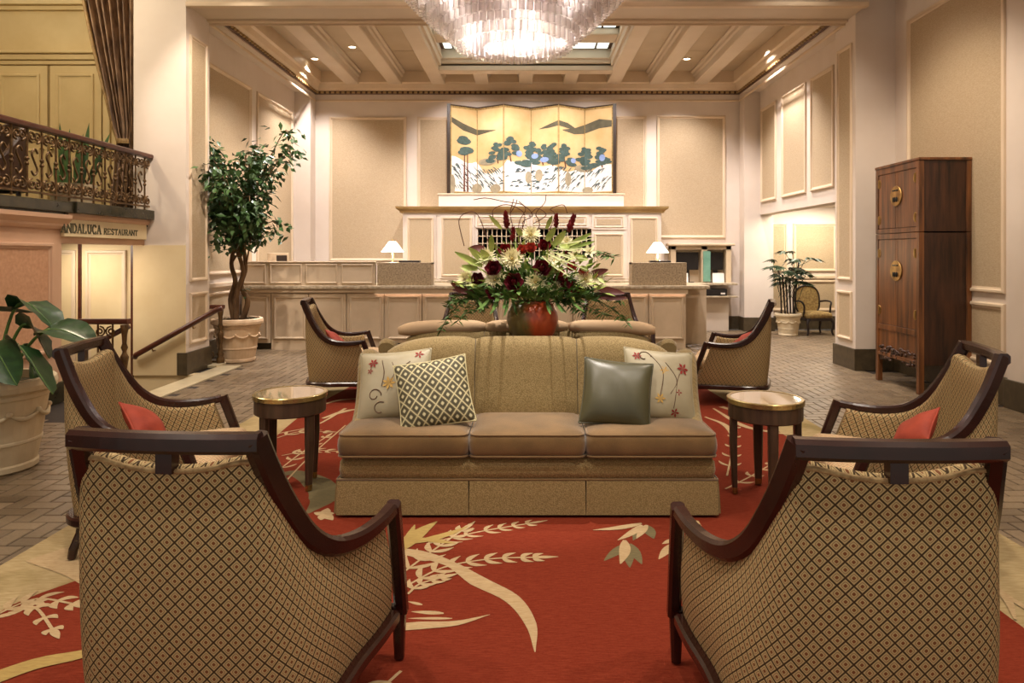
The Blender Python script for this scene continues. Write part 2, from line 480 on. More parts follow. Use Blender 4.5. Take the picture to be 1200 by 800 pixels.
    def build(s, name, mat, parent=None, smooth=False, bevel=0.0, loc=(0, 0, 0), rot=(0, 0, 0), world=False, fixn=False, seg=2):
        me = s.mesh(name)
        for m in (mat if isinstance(mat, (list, tuple)) else [mat]): me.materials.append(MATS[m])
        if smooth is True: me.polygons.foreach_set('use_smooth', [True] * len(me.polygons))
        elif smooth: me.shade_auto = None
        o = bpy.data.objects.new(name, me)
        COL.objects.link(o)
        o.location = loc; o.rotation_euler = rot
        if parent is not None:
            o.parent = parent
            if world: o.location = Vector(loc) - parent.location
        if bevel:
            b = o.modifiers.new('bevel', 'BEVEL'); b.width = bevel; b.segments = seg
            b.limit_method = 'ANGLE'; b.angle_limit = math.radians(40)
        return o

def rrect(cx, cy, sx, sy, r, n=5):
    """rounded-rectangle outline generator with inset"""
    def f(d):
        X, Y = max(sx / 2 - d, 0.002), max(sy / 2 - d, 0.002); R = max(min(r, X - 0.0005, Y - 0.0005), 0.0005)
        pts = []
        for (qx, qy, a0) in ((1, -1, -PI / 2), (1, 1, 0), (-1, 1, PI / 2), (-1, -1, PI)):
            for k in range(n + 1):
                a = a0 + PI / 2 * k / n
                pts.append((cx + qx * (X - R) + R * math.cos(a), cy + qy * (Y - R) + R * math.sin(a)))
        return pts
    return f
def cr(pts, n):
    """Catmull-Rom through pts, n samples per span"""
    P = [Vector(p) for p in pts]; out = []
    for i in range(len(P) - 1):
        p0 = P[i - 1] if i else P[0] * 2 - P[1]
        p1, p2 = P[i], P[i + 1]
        p3 = P[i + 2] if i + 2 < len(P) else P[-1] * 2 - P[-2]
        for k in range(n):
            t = k / n
            out.append(0.5 * ((2 * p1) + (p2 - p0) * t + (2 * p0 - 5 * p1 + 4 * p2 - p3) * t * t + (3 * p1 - p0 - 3 * p2 + p3) * t ** 3))
    out.append(P[-1])
    return out

def to3(pl, a, b, h):
    ax, p, sgn = pl
    if ax == 'y': return (a, p + sgn * h, b)
    if ax == 'x': return (p + sgn * h, a, b)
    return (a, b, p + sgn * h)
MOULD = [(0, 0), (0, .022), (.010, .030), (.030, .030), (.040, .014), (.058, .010), (.058, 0)]
def frame_mb(pl, a0, a1, b0, b1, prof=MOULD, k=1.0):
    m = MB(); rows = []
    for (d, h) in prof:
        d *= k; h *= k
        rows.append([to3(pl, *q, h) for q in ((a0 + d, b0 + d), (a1 - d, b0 + d), (a1 - d, b1 - d), (a0 + d, b1 - d))])
    m.grid(rows, closeu=True)
    return m
def panel(parent, pl, a0, a1, b0, b1, mould='trim_paint', field='panel_field', k=1.0, world=True):
    p = frame_mb(pl, a0, a1, b0, b1, k=k).build('panel_moulding', mould, parent, world=world)
    if field:
        d = 0.05 * k
        m = MB(); q0 = to3(pl, a0 + d, b0 + d, 0.0); q1 = to3(pl, a1 - d, b1 - d, 0.007)
        m.box(min(q0[0], q1[0]), max(q0[0], q1[0]), min(q0[1], q1[1]), max(q0[1], q1[1]), min(q0[2], q1[2]), max(q0[2], q1[2]))
        m.build('panel', field, parent, world=world)
    return p
m_noise('panel_field', rgb(192, 171, 140), rgb(174, 151, 119), 40.0, 0.7, world=True, stretch=(1, 1, 4), detail=2)
m_noise('panel_pink', rgb(206, 160, 126), rgb(188, 142, 108), 30.0, 0.7, world=True)
def run(pl_pts, prof, closed=False):
    """moulding run: plan points (x,y), left-hand offsets; prof=[(out,z)] closed section"""
    P = [Vector((p[0], p[1])) for p in pl_pts]; N = len(P); rows = []
    for i, p in enumerate(P):
        a = P[i - 1] if (i or closed) else None
        b = P[(i + 1) % N] if (i < N - 1 or closed) else None
        d1 = (p - a).normalized() if a is not None else None
        d2 = (b - p).normalized() if b is not None else None
        n1 = Vector((-d1.y, d1.x)) if d1 is not None else Vector((-d2.y, d2.x))
        n2 = Vector((-d2.y, d2.x)) if d2 is not None else n1
        nn = (n1 + n2); nn /= (1 + n1.dot(n2)) if nn.length > 1e-6 else 1
        rows.append([(p.x + nn.x * o, p.y + nn.y * o, z) for (o, z) in prof])
    m = MB(); m.grid(rows, closeu=True, closev=closed)
    if not closed:
        C = len(prof); m.face(list(range(C))); m.face([(N - 1) * C + i for i in reversed(range(C))])
    return m
def px(x, y, Y):
    """photograph pixel at depth Y -> world"""
    return Vector(((x - VPX) / FPX * Y, Y, EYE - (y - VPY) / FPX * Y))
def fl(x, y, z=0.0):
    """photograph pixel on the plane z -> world"""
    Y = FPX * (EYE - z) / (y - VPY)
    return Vector(((x - VPX) / FPX * Y, Y, z))

# ================================================================== THE SETTING
YB = 13.2          # back wall
WX, RX = 4.1, 4.4  # pillar plane, recessed wall plane
YP0, YP1 = 8.2, 8.8
S0, S1 = 6.74, 8.25   # stairwell, along Y
SX = -3.98            # stair top edge

# ---- floor
m = MB()
for (x0, x1, y0, y1) in ((SX, 6.7, -1.2, YB), (-4.6, SX, -1.2, S0), (-4.6, SX, S1, YB)):
    m.box(x0, x1, y0, y1, -0.16, -0.005)
floor = tag(m.build('floor', 'grout'), kind='structure')
# herringbone pavers 20 x 10 cm; paver colour varies from piece to piece
t = NT('paver_piece')
g = t.new('ShaderNodeNewGeometry'); oi = t.new('ShaderNodeObjectInfo')
rnd = t.math('FRACT', t.math('ADD', g.outputs['Random Per Island'], oi.outputs['Random']))
v = t.pos((1, 1, 1)); f2 = t.noise(v, 60.0, 3); f3 = t.noise(v, 0.7, 2)
c = t.mix(rnd, rgb(130, 111, 86), rgb(94, 78, 58))
c = t.mix(t.ramp(f2, 0.3, 0.75, 0, 0.35), c, rgb(92, 74, 58))
c = t.mix(t.ramp(f3, 0.4, 0.65, 0, 0.3), c, rgb(132, 114, 88))
t.bump(f2, 0.10, 0.002)
t.fin(c, t.ramp(f2, 0.2, 0.8, 0.30, 0.45), 0, 0.5)
RUG = (-2.44, 2.44, 0.55, 8.25)
def paver_mb(x0, x1, y0, y1, m=None, dz=0.0):
    m = m or MB(); g_ = 0.004; e = 0.004
    n = len(m.v); a0, a1, b0, b1 = x0 + g_, x1 - g_, y0 + g_, y1 - g_
    m.v += [(a0, b0, -.012), (a1, b0, -.012), (a1, b1, -.012), (a0, b1, -.012)]
    m.v += [(a0, b0, dz - .003), (a1, b0, dz - .003), (a1, b1, dz - .003), (a0, b1, dz - .003)]
    m.v += [(a0 + e, b0 + e, dz), (a1 - e, b0 + e, dz), (a1 - e, b1 - e, dz), (a0 + e, b1 - e, dz)]
    for k in range(4):
        k2 = (k + 1) % 4
        m.face((n + k, n + k2, n + 4 + k2, n + 4 + k)); m.face((n + 4 + k, n + 4 + k2, n + 8 + k2, n + 8 + k))
    m.face((n + 8, n + 9, n + 10, n + 11))
    return m
bricks = []
w = 0.1
for iy in range(20, int(YB / w)):
    for ix in range(int(-4.6 / w), int(6.6 / w)):
        c4 = (ix - iy) % 4
        if c4 == 0: r = (ix * w, (ix + 2) * w, iy * w, (iy + 1) * w, 0)
        elif c4 == 3: r = (ix * w, (ix + 1) * w, iy * w, (iy + 2) * w, 1)
        else: continue
        cx, cy = (r[0] + r[1]) / 2, (r[2] + r[3]) / 2
        if r[3] > YB or r[2] < 1.6: continue
        if RUG[0] + 0.03 < r[0] and r[1] < RUG[1] - 0.03 and r[3] < RUG[3] - 0.03: continue
        if cx < SX + 0.30 and 5.9 < cy < 8.9: 
            continue
        if cy > 10.5 and cx < 2.2: continue
        if cx > WX + .05 and cy < 9.0 and not (cx < 4.6 and cy < 8.4): continue
        if r[0] < -4.6 or (cx < -4.35 and cy > 8.2): continue
        sx = VPX + FPX * cx / cy; sy = VPY + FPX * EYE / cy
        if not (-60 < sx < 1260 and sy < 830): continue
        vis = 5 < sx < 1195 and sy < 795
        if sx < 130 and sy > 330 and sx < 55 and sy < 560: vis = vis and cx > -3.15
        if 60 < sx < 320 and 470 < sy < 640 and not (sx < 100): vis = False
        if 1000 < sx < 1165 and 440 < sy < 700: vis = False
        bricks.append((cy if vis else 99 + cy, r))
bricks.sort(key=lambda b: b[0])
proto = [paver_mb(-w, w, -w / 2, w / 2).mesh('paver'), paver_mb(-w / 2, w / 2, -w, w).mesh('paver_turned')]
for p_ in proto: p_.materials.append(MATS['paver_piece'])
rest = MB()
for k, (d, r) in enumerate(bricks):
    if k < 300:
        o = bpy.data.objects.new('paver', proto[r[4]])
        o.location = ((r[0] + r[1]) / 2, (r[2] + r[3]) / 2, random.uniform(-.0012, .0004)); o.parent = floor
        COL.objects.link(o)
    else:
        paver_mb(r[0], r[1], r[2], r[3], rest, random.uniform(-.0012, .0004))
tag(rest.build('paver_field', 'paver_piece', floor), kind='stuff')
# pale marble kerb along the stair top
m = MB(); m.box(SX, SX + 0.27, 5.95, 8.86, -0.02, 0.012)
m.build('kerb', 'kerb_marble', floor, bevel=0.004)

# ---- back wall
wb = tag(MB().box(-RX - .2, 6.9, YB, YB + 0.2, 0, 5.0).build('wall_back', 'paint'), kind='structure')
BP = ('y', YB, -1)
for (x0, x1, y0, y1) in ((386, 476.5, 137, 306), (489, 560, 137, 262), (690, 757.5, 136, 262), (769.5, 850, 135.5, 279)):
    a = px(x0, y1, YB); b = px(x1, y0, YB)
    panel(wb, BP, a.x, b.x, a.z, b.z)
# passage panels on the back wall
for (a0, a1) in ((4.46, 5.02), (5.14, 5.98), (6.1, 6.6)):
    panel(wb, BP, a0, a1, 1.12, 2.05); panel(wb, BP, a0, a1, 0.36, 0.95)
m = MB(); m.box(RX, 6.7, YB - .035, YB, 0.98, 1.04); m.build('chair_rail', 'trim_paint', wb, bevel=.01)
m = MB(); m.box(-RX, RX + 2.3, YB - .03, YB, 0, 0.26)
tag(m.build('baseboard_back', 'baseboard_stone', bevel=.006), kind='structure')

# ---- corner pilasters, recessed side walls and pillars
wl = tag(MB().box(-RX - .2, -RX, YP1, YB, 0, 5.0).build('wall_left', 'paint'), kind='structure')
LP = ('x', -RX, 1)
panel(wl, LP, 9.1, 10.85, 1.16, 4.1); panel(wl, LP, 11.08, 12.75, 1.16, 4.1)
panel(wl, LP, 9.1, 10.3, 0.36, 0.92)
m = MB(); m.box(-RX, -RX + .04, YP1, 10.38, 0.98, 1.05); m.build('chair_rail', 'trim_paint', wl, bevel=.012)
m = MB(); m.box(-RX, -RX + .03, YP1, 10.38, 0, 0.26)
tag(m.build('baseboard_left', 'baseboard_stone', bevel=.006), kind='structure')
MB().box(-RX, -WX, 12.9, YB, 0, 5.0).build('pilaster', 'paint', wl)
MB().box(-RX, -WX, YP1, 12.9, 4.52, 5.0).build('soffit', 'paint', wl)

wr = tag(MB().box(RX, RX + .25, YP1 + .3, 12.9, 2.2, 5.0).build('wall_right', 'paint'), kind='structure')
RP = ('x', RX, -1)
for (a0, a1) in ((9.78, 10.57), (10.76, 11.77), (12.05, 12.82)):
    panel(wr, RP, a0, a1, 2.42, 4.17)
MB().box(WX, RX + .25, 12.9, YB, 0, 5.0).build('pilaster', 'paint', wr)
MB().box(WX, RX, YP1 + .3, 12.9, 4.52, 5.0).build('soffit', 'paint', wr)
m = MB(); m.box(WX - .02, RX + .27, 12.88, YB, 0, 0.26); m.build('plinth', 'baseboard_stone', wr)
# passage behind the right wall
m = MB(); m.box(6.7, 6.85, 9.09, YB, 0, 2.6); m.box(RX + .25, 6.85, 8.95, 9.09, 0, 2.6)
tag(m.build('wall_passage', 'paint'), kind='structure')
tag(MB().box(RX + .25, 6.85, 9.09, YB, 2.36, 2.5).build('ceiling_passage', 'ceiling_paint'), kind='structure')

def pillar(name, sgn, xo, y0, y1):
    xa, xb = sorted((sgn * WX, sgn * xo))
    p = tag(MB().box(xa, xb, y0, y1, 0, 5.4).build(name, 'paint'), kind='structure')
    pl = ('x', sgn * WX, -sgn)
    panel(p, pl, y0 + .08, y1 - .08, 1.12, 4.12, k=.8); panel(p, pl, y0 + .08, y1 - .08, 0.36, 0.98, k=.8)
    xi = xo if sgn > 0 else WX + .1
    m = MB(); m.box(min(sgn * (WX - .025), sgn * xi), max(sgn * (WX - .025), sgn * xi), y0 - .025, y1 + .025, 0, .27)
    m.build('plinth', 'baseboard_stone', p, bevel=.006)
    return p
pr = pillar('pillar_right', 1, 4.62, 8.53, 9.09)
plf = pillar('pillar_left', -1, 4.73, YP0, YP1)

# ---- front hall right wall with panels and pilaster
wf = tag(MB().box(4.6, 4.8, -1.2, 8.53, 0, 5.4).build('wall_front_right', 'paint'), kind='structure')
FP = ('x', 4.6, -1)
panel(wf, FP, 6.56, 8.24, 1.07, 4.27); panel(wf, FP, 6.56, 8.24, 0.36, 0.97)
panel(wf, FP, 2.0, 5.2, 1.07, 4.27); panel(wf, FP, 2.0, 5.2, 0.36, 0.97)
MB().box(4.55, 4.6, 5.4, 6.47, 0, 5.4).build('pilaster', 'paint', wf)
m = MB(); m.box(4.565, 4.6, 6.47, 8.5, 0, .27); m.box(4.52, 4.6, 5.37, 6.49, 0, .27); m.box(4.565, 4.6, -1.2, 5.37, 0, .27)
tag(m.build('baseboard_right', 'baseboard_stone', bevel=.006), kind='structure')

# ---- coffered ceiling over the back hall
ce = tag(MB().box(-RX - .2, RX + .25, YP1 - .1, YB + .2, 5.25, 5.4).build('ceiling', 'ceiling_field'), kind='structure')
BX = [-3.36, -2.53, -1.70, -0.86, -0.03, 0.81, 1.65, 2.46, 3.32]
SKY = (-1.53, 1.48, 9.55, 12.12)
edges = [-4.0] + BX + [4.0]
# coffer fields (each one a board between two beams)
for i in range(len(edges) - 1):
    a, b = edges[i], edges[i + 1]
    spans = [(8.9, 10.35), (10.36, 11.75), (11.76, 13.1)] if (b <= BX[2] + .01 or a >= BX[6] - .01) else [(12.2, 13.1), (8.9, 9.5)]
    for (y0, y1) in spans:
        MB().box(a + .005, b - .005, y0 + .006, y1, 4.95, 5.0).build('ceiling_board', 'ceiling_field', ce)
def beam_mb(p0, p1, wd_=0.26, z0=4.71, z1=4.95):
    a = wd_ / 2
    sec = [(-a - .07, z1), (-a - .07, z1 - .03), (-a - .035, z1 - .05), (-a - .03, z1 - .10), (-a, z1 - .12), (-a, z0 + .012), (-a + .012, z0),
           (a - .012, z0), (a, z0 + .012), (a, z1 - .12), (a + .03, z1 - .10), (a + .035, z1 - .05), (a + .07, z1 - .03), (a + .07, z1)]
    return run([p0, p1], sec)
for i, x in enumerate(BX):
    if i in (3, 4, 5):
        beam_mb((x, 12.25), (x, 13.12)).build('ceiling_beam', 'ceiling_paint', ce)
        beam_mb((x, 8.85), (x, 9.45)).build('ceiling_beam', 'ceiling_paint', ce)
    else:
        beam_mb((x, 8.82), (x, 13.12)).build('ceiling_beam', 'ceiling_paint', ce)
for y in (12.25, 9.42):
    beam_mb((BX[2], y), (BX[6], y), z0=4.714, z1=4.948).build('ceiling_beam', 'ceiling_paint', ce)
# white band and dark dentil strip around the coffers
inner = [(-4.1, 8.8), (4.1, 8.8), (4.1, 13.2), (-4.1, 13.2)]
m = run(inner, [(0, 4.60), (.05, 4.60), (.09, 4.64), (.12, 4.72), (.16, 4.74), (.16, 5.0), (0, 5.0)], True)
m.build('cornice', 'trim_paint', ce)
m = run(inner, [(0, 4.54), (.035, 4.54), (.05, 4.565), (.035, 4.60), (0, 4.60)], True)
cs = m.build('cornice_strip', 'dark_trim', ce)
m = MB()   # dentil beads on the strip
for k in range(82):
    x = -4.05 + k * 0.1
    m.box(x - .028, x + .028, 13.135, 13.2, 4.552, 4.588)
for k in range(44):
    y = 8.85 + k * 0.1
    m.box(-4.1, -4.035, y - .028, y + .028, 4.552, 4.588); m.box(4.035, 4.1, y - .028, y + .028, 4.552, 4.588)
tag(m.build('dentil_beads', 'gold_trim', ce), kind='stuff')
m = run(inner, [(0, 4.40), (.012, 4.40), (.018, 4.42), (.012, 4.44), (0, 4.44)], True)
m.build('picture_rail', 'trim_paint', ce)
# skylight in the middle
sk = tag(MB().box(SKY[0], SKY[1], SKY[2], SKY[3], 5.10, 5.13).build('window_1', 'dark_trim'), kind='structure')
m = MB()
m.box(SKY[0] - .1, SKY[0], SKY[2], SKY[3], 4.80, 5.2); m.box(SKY[1], SKY[1] + .1, SKY[2], SKY[3], 4.80, 5.2)
m.box(SKY[0] - .1, SKY[1] + .1, SKY[3], SKY[3] + .1, 4.80, 5.2); m.box(SKY[0] - .1, SKY[1] + .1, SKY[2] - .1, SKY[2], 4.80, 5.2)
m.build('skylight_curb', 'ceiling_paint', sk)
for (y0, y1) in ((11.5, 12.06), (10.35, 10.95), (9.6, 10.0)):
    xs = [SKY[0] + .05, SKY[0] + .22, -1.0, -0.45, 0.1, 0.65, 1.2, SKY[1] - .05]
    for i in range(len(xs) - 1):
        for (ya, yb) in ((y0, y0 + .12), (y0 + .12, y1)):
            MB().box(xs[i] + .02, xs[i + 1] - .02, ya + .015, yb - .015, 5.085, 5.10).build('pane', 'skylight_pane', sk)
for y in (11.22, 10.17):
    MB().box(SKY[0], SKY[1], y - .25, y + .25 - .06, 4.98, 5.09).build('skylight_bar', 'ceiling_paint', sk, bevel=.02)

# ---- big beam between the pillars, front hall ceiling
bm = MB(); bm.box(-4.098, 4.098, YP0 + .002, YP1, 4.45, 5.4)
bw = tag(bm.build('trim_1', 'ceiling_paint'), kind='structure')
for (y0, y1, z0) in ((YP0 - .03, YP0 + .06, 4.42), (YP1 - .08, YP1 + .03, 4.42)):
    MB().box(-4.1, 4.1, y0, y1, z0, 4.48).build('beam_lip', 'trim_paint', bw, bevel=.015)
tag(MB().box(-9.2, 4.8, -1.2, YP0, 5.4, 5.55).build('ceiling_front', 'ceiling_paint'), kind='structure')

# ---- left: low wall, mezzanine, stairwell
w4 = tag(MB().box(-4.8, -4.6, -1.2, S0, 0, 1.78).build('wall_mezzanine', 'paint_pink'), kind='structure')
MP = ('x', -4.6, 1)
panel(w4, MP, 5.35, 6.6, 0.5, 1.56, field='panel_pink', mould='paint_pink'); panel(w4, MP, 3.4, 5.1, 0.5, 1.56, field='panel_pink', mould='paint_pink')
run([(-4.6, S0 + .03), (-4.6, -1.2)], [(-.02, 1.70), (.03, 1.70), (.05, 1.73), (.05, 1.75), (.09, 1.80), (.09, 1.84), (-.02, 1.84)]).build('cap_moulding', 'paint_pink', w4)
m = MB(); m.box(-4.62, -4.57, -1.2, S0 + .02, 0, .2); m.build('plinth', 'green_marble', w4)
fm = tag(MB().box(-9.2, -4.56, -1.2, 9.8, 1.78, 1.955).build('floor_mezzanine', 'green_marble'), kind='structure')
m = MB(); m.box(-4.57, -4.50, -1.2, 6.78, 1.86, 1.965); m.build('nosing', 'green_marble', fm, bevel=.008)
m = MB(); m.box(-4.57, -4.47, 6.78, 8.19, 1.86, 1.975); m.build('nosing', 'green_marble', fm, bevel=.008)
# stairwell walls (go down below the floor)
m = MB(); m.box(-8.2, -4.73, S1, S1 + .15, -2.6, 1.78); m.box(-4.73, SX, S1 - .04, S1 + .11, -2.6, 0.0)
ws = tag(m.build('wall_stairwell', 'cream_plaster'), kind='structure')
SP = ('y', S1, -1)
panel(ws, SP, -5.33, -4.84, -1.2, 1.50, mould='trim_paint', field='cream_plaster')
panel(ws, SP, -6.1, -5.45, -1.2, 1.50, mould='trim_paint', field='cream_plaster')
MB().box(-4.78, -4.73, S1 - .025, S1, -2.6, 1.6).build('corner_strip', 'rail_wood', ws)
MB().box(-5.42, -5.385, S1 - .02, S1, -2.6, 1.6).build('corner_strip', 'rail_wood', ws)
m = MB(); m.box(-8.2, -4.81, S0 - .15, S0, -2.6, 1.77); m.box(-4.81, -4.6, S0 - .15, S0, -2.6, -.17); m.box(-8.3, -8.15, S0, S1, -2.6, 1.78); m.box(-4.6, SX, S0 - .1, S0, -2.6, -0.17); m.box(-8.2, -4.0, S0, S1, -2.7, -2.6)
tag(m.build('wall_stairwell_near', 'cream_plaster'), kind='structure')
# cream face of the left pillar above the stairs
MB().box(-4.73, -4.1, YP0 - .012, YP0, 0.0, 1.56).build('plaster_face', 'cream_plaster', plf)
st = tag(empty('stairs'), kind='structure')
for k in range(9):
    x1 = SX - k * 0.28
    MB().box(x1 - .30, x1, S0, S1 - .04, -0.165 * (k + 1) - .3, -0.165 * (k + 1)).build('step', 'step_stone', st, bevel=.008)
# header with the restaurant sign
hd = tag(MB().box(-4.8, -4.6, S0, YP0, 1.56, 1.78).build('trim_2', 'paint_pink'), kind='structure')
run([(-4.6, YP0 + .02), (-4.6, S0)], [(-.02, 1.80), (.05, 1.80), (.07, 1.83), (.07, 1.86), (-.02, 1.86)]).build('cap_moulding', 'paint_pink', hd)

# mezzanine back wall with double doors
wm = tag(MB().box(-9.2, -4.62, 9.8, 9.95, 1.955, 5.4).build('wall_mezzanine_back', 'door_paint'), kind='structure')
MB().box(-9.2, -9.05, -1.2, 9.8, 1.955, 5.4).build('side_panel', 'door_paint', wm)
for (z0, z1, d) in ((4.16, 4.22, .06), (4.22, 4.30, .10), (4.30, 4.34, .15), (4.94, 5.0, .06), (5.0, 5.08, .12)):
    MB().box(-9.2, -4.5, 9.8 - d, 9.8, z0, z1).build('architrave', 'door_paint', wm, bevel=.01)
for i, (a0, a1) in enumerate(((-7.62, -6.85), (-6.81, -6.08))):
    d = tag(MB().box(a0, a1, 9.74, 9.8, 1.955, 4.14).build('door_%d' % (i + 1), 'door_paint'), kind='structure')
    DP = ('y', 9.74, -1)
    panel(d, DP, a0 + .10, a1 - .10, 3.05, 4.02, mould='door_paint', field='door_paint')
    panel(d, DP, a0 + .10, a1 - .10, 2.10, 2.95, mould='door_paint', field='door_paint')
    MB().ball((a1 - .05 if i == 0 else a0 + .05, 9.70, 2.95), .025).build('door_knob', 'brass', d, smooth=True)
for x in (-6.02, -7.74):
    MB().box(x - .05, x + .05, 9.75, 9.8, 1.955, 4.16).build('door_casing', 'door_paint', wm, bevel=.012)
panel(wm, ('y', 9.8, -1), -5.9, -5.1, 2.2, 4.02, mould='door_paint', field='door_paint')

# ---- recessed downlight fixtures
for (x, y) in CANS_BACK[:4]:
    z = 4.95 if y > 8.8 else 5.4
    root = empty('downlight', (x, y, z), 0, None, 'ceiling light', 'recessed ceiling downlights')
    root['label'] = {-3.8: 'recessed downlight in the outermost left coffer near the back wall', -2.95: 'recessed downlight in the second coffer from the left wall',
                     2.85: 'recessed downlight right of the chandelier, nearer the back wall', 2.8: 'recessed downlight right of the chandelier, beside the front beam'}[x]
    MB().lathe([(.085, 0), (.085, -.012), (.06, -.014), (.055, 0)], 16).build('trim_ring', 'trim_paint', root)
    MB().lathe([(.054, -.004), (.054, -.007)], 16).build('lens', 'can_glow', root)

# ================================================================== RUG
rug = empty('area_rug', (0, 4.4, 0), 0, 'large red area rug with cream leaf pattern under the sofas and armchairs', 'rug')
RZ = 0.012
m = MB(); m.box(RUG[0], RUG[1], RUG[2], RUG[3], 0.001, RZ - .002); m.build('border', 'rug_border', rug, world=True)
m = MB()   # red field with a wavy edge where the cream swoops in
def edgex(y, s):
    b = 1.98 + 0.07 * math.sin(y * 1.3 + s)
    if s < 0: b = 1.92 + 0.10 * math.sin(y * 1.15 + 0.8) + 0.28 * math.exp(-((y - 2.75) / .35) ** 2)
    return s / abs(s) * b
ys = [RUG[2] + .35 + k * (RUG[3] - RUG[2] - .7) / 70 for k in range(71)]
rows = [[(edgex(y, -1), y, RZ), (edgex(y, 1), y, RZ)] for y in ys]
m.grid([[q[0] for q in rows], [q[1] for q in rows]][::-1]); m.build('field', 'rug_red', rug, world=True)
RL = [0]
def leaf2(p0, p1, wd_, bend=0.0, n=7):
    """lens-shaped flat leaf on the rug from p0 to p1 (floor points)"""
    p0 = Vector(p0); p1 = Vector(p1); d = p1 - p0; nrm = Vector((-d.y, d.x, 0)).normalized()
    up = []; dn = []
    for k in range(n + 1):
        t = k / n; c = p0 + d * t + nrm * bend * math.sin(PI * t)
        wv = wd_ * (math.sin(PI * min(1, t * 0.92 + .05)) ** 0.8) * (0.6 + .6 * (1 - t))
        up.append(c + nrm * wv / 2); dn.append(c - nrm * wv / 2)
    return up, dn
def rug_motif(name, mat, leaves=(), ribbons=()):
    m = MB(); RL[0] += 1; z0 = RZ + .0006 + .0009 * (RL[0] % 4); ct = [0]
    def nz():
        ct[0] += 1; return z0 + .00003 * ct[0]
    for (a, b, wd_, bend) in leaves:
        up, dn = leaf2(a, b, wd_, bend); z = nz()
        m.grid([[(p.x, p.y, z) for p in dn], [(p.x, p.y, z) for p in up]])
    for (pts, ws) in ribbons:
        P = cr(pts, 5); W = []; z = nz()
        for i in range(len(P)):
            s_ = i / 5; j = min(int(s_), len(ws) - 2); W.append(ws[j] + (ws[j + 1] - ws[j]) * (s_ - j))
        up = []; dn = []
        for i, p in enumerate(P):
            d = P[min(i + 1, len(P) - 1)] - P[max(i - 1, 0)]; n_ = Vector((-d.y, d.x, 0)).normalized()
            up.append((p.x + n_.x * W[i] / 2, p.y + n_.y * W[i] / 2, z)); dn.append((p.x - n_.x * W[i] / 2, p.y - n_.y * W[i] / 2, z))
        m.grid([dn, up])
    return m.build(name, mat, rug, world=True)
def frond(pts, n, ln, wd_, mat='rug_cream', stem=.012):
    """stem through photo pixels with paired leaflets"""
    P = [fl(*p) for p in pts]; C = cr(P, 8); L = []
    for k in range(n):
        t = (k + 1) / n; i = min(int(t * (len(C) - 1)), len(C) - 2)
        c = C[i]; d = (C[i + 1] - C[i]).normalized(); nn = Vector((-d.y, d.x, 0))
        q = ln * (1.05 - .55 * t)
        for s_ in (1, -1):
            e = c + d * q * .8 + nn * s_ * q * .62
            L.append((c, e, wd_, .012 * s_))
    L.append((C[-2], C[-1] + (C[-1] - C[-3]).normalized() * ln * .7, wd_, 0))
    return rug_motif('woven_frond', mat, L, [(P, [stem] * len(P))])
frond([(476, 690), (520, 668), (575, 658), (632, 656)], 8, .13, .032)
frond([(470, 676), (505, 650), (545, 622)], 6, .15, .035)
frond([(478, 700), (492, 688), (520, 680)], 4, .10, .03)
frond([(500, 640), (560, 626), (625, 615)], 7, .12, .026)
rug_motif('woven_leaf', 'rug_cream', (), [([fl(*p) for p in ((446, 646), (490, 652), (528, 664), (560, 684), (600, 705), (622, 735), (627, 768))], [.05, .075, .05, .085, .07, .045, .004])])
rug_motif('woven_leaf', 'rug_cream', (), [([fl(*p) for p in ((430, 742), (490, 737), (535, 734), (574, 724))], [.05, .055, .035, .002])])
rug_motif('woven_leaf', 'rug_yellow', [(fl(470, 648), fl(512, 614), .10, .02), (fl(480, 640), fl(548, 620), .06, -.02), (fl(474, 645), fl(486, 618), .05, .0), (fl(490, 634), fl(534, 640), .05, .0)])
rug_motif('woven_leaf', 'rug_cream', [(fl(520, 722), fl(482, 720), .03, 0), (fl(530, 728), fl(478, 728), .02, 0), (fl(495, 712), fl(478, 708), .02, 0)])
# small sprays right of the middle
rug_motif('woven_leaf', 'rug_green', [(fl(735, 640), fl(708, 660), .06, 0), (fl(735, 642), fl(738, 668), .06, 0), (fl(738, 640), fl(752, 664), .06, 0), (fl(757, 618), fl(766, 634), .07, 0), (fl(752, 620), fl(742, 636), .05, 0)])
rug_motif('woven_leaf', 'rug_cream', [(fl(732, 636), fl(727, 664), .06, .01), (fl(752, 616), fl(695, 624), .05, .015), (fl(752, 618), fl(724, 636), .05, .01), (fl(758, 618), fl(746, 634), .045, 0)])
rug_motif('woven_flower', 'rug_cream', [(fl(903, 624), fl(q[0], q[1]), .07, .01) for q in ((869, 627), (880, 638), (900, 640), (925, 630), (930, 612), (905, 600), (884, 610))])
rug_motif('woven_leaf', 'rug_cream', [(fl(788, 640), fl(772, 658), .05, 0), (fl(792, 634), fl(776, 640), .04, 0)])
# left spray and swoosh
frond([(-30, 740), (8, 718), (45, 705), (90, 712)], 6, .13, .035)
frond([(10, 722), (40, 715), (64, 745)], 4, .09, .032)
rug_motif('woven_leaf', 'rug_yellow', (), [([fl(*p) for p in ((-30, 808), (40, 783), (100, 770), (170, 748))], [.09, .08, .06, .03])])
rug_motif('woven_leaf', 'rug_cream', (), [([fl(*p) for p in ((60, 650), (110, 675), (140, 720), (150, 780), (150, 840))], [.22, .16, .05, .06, .07])])
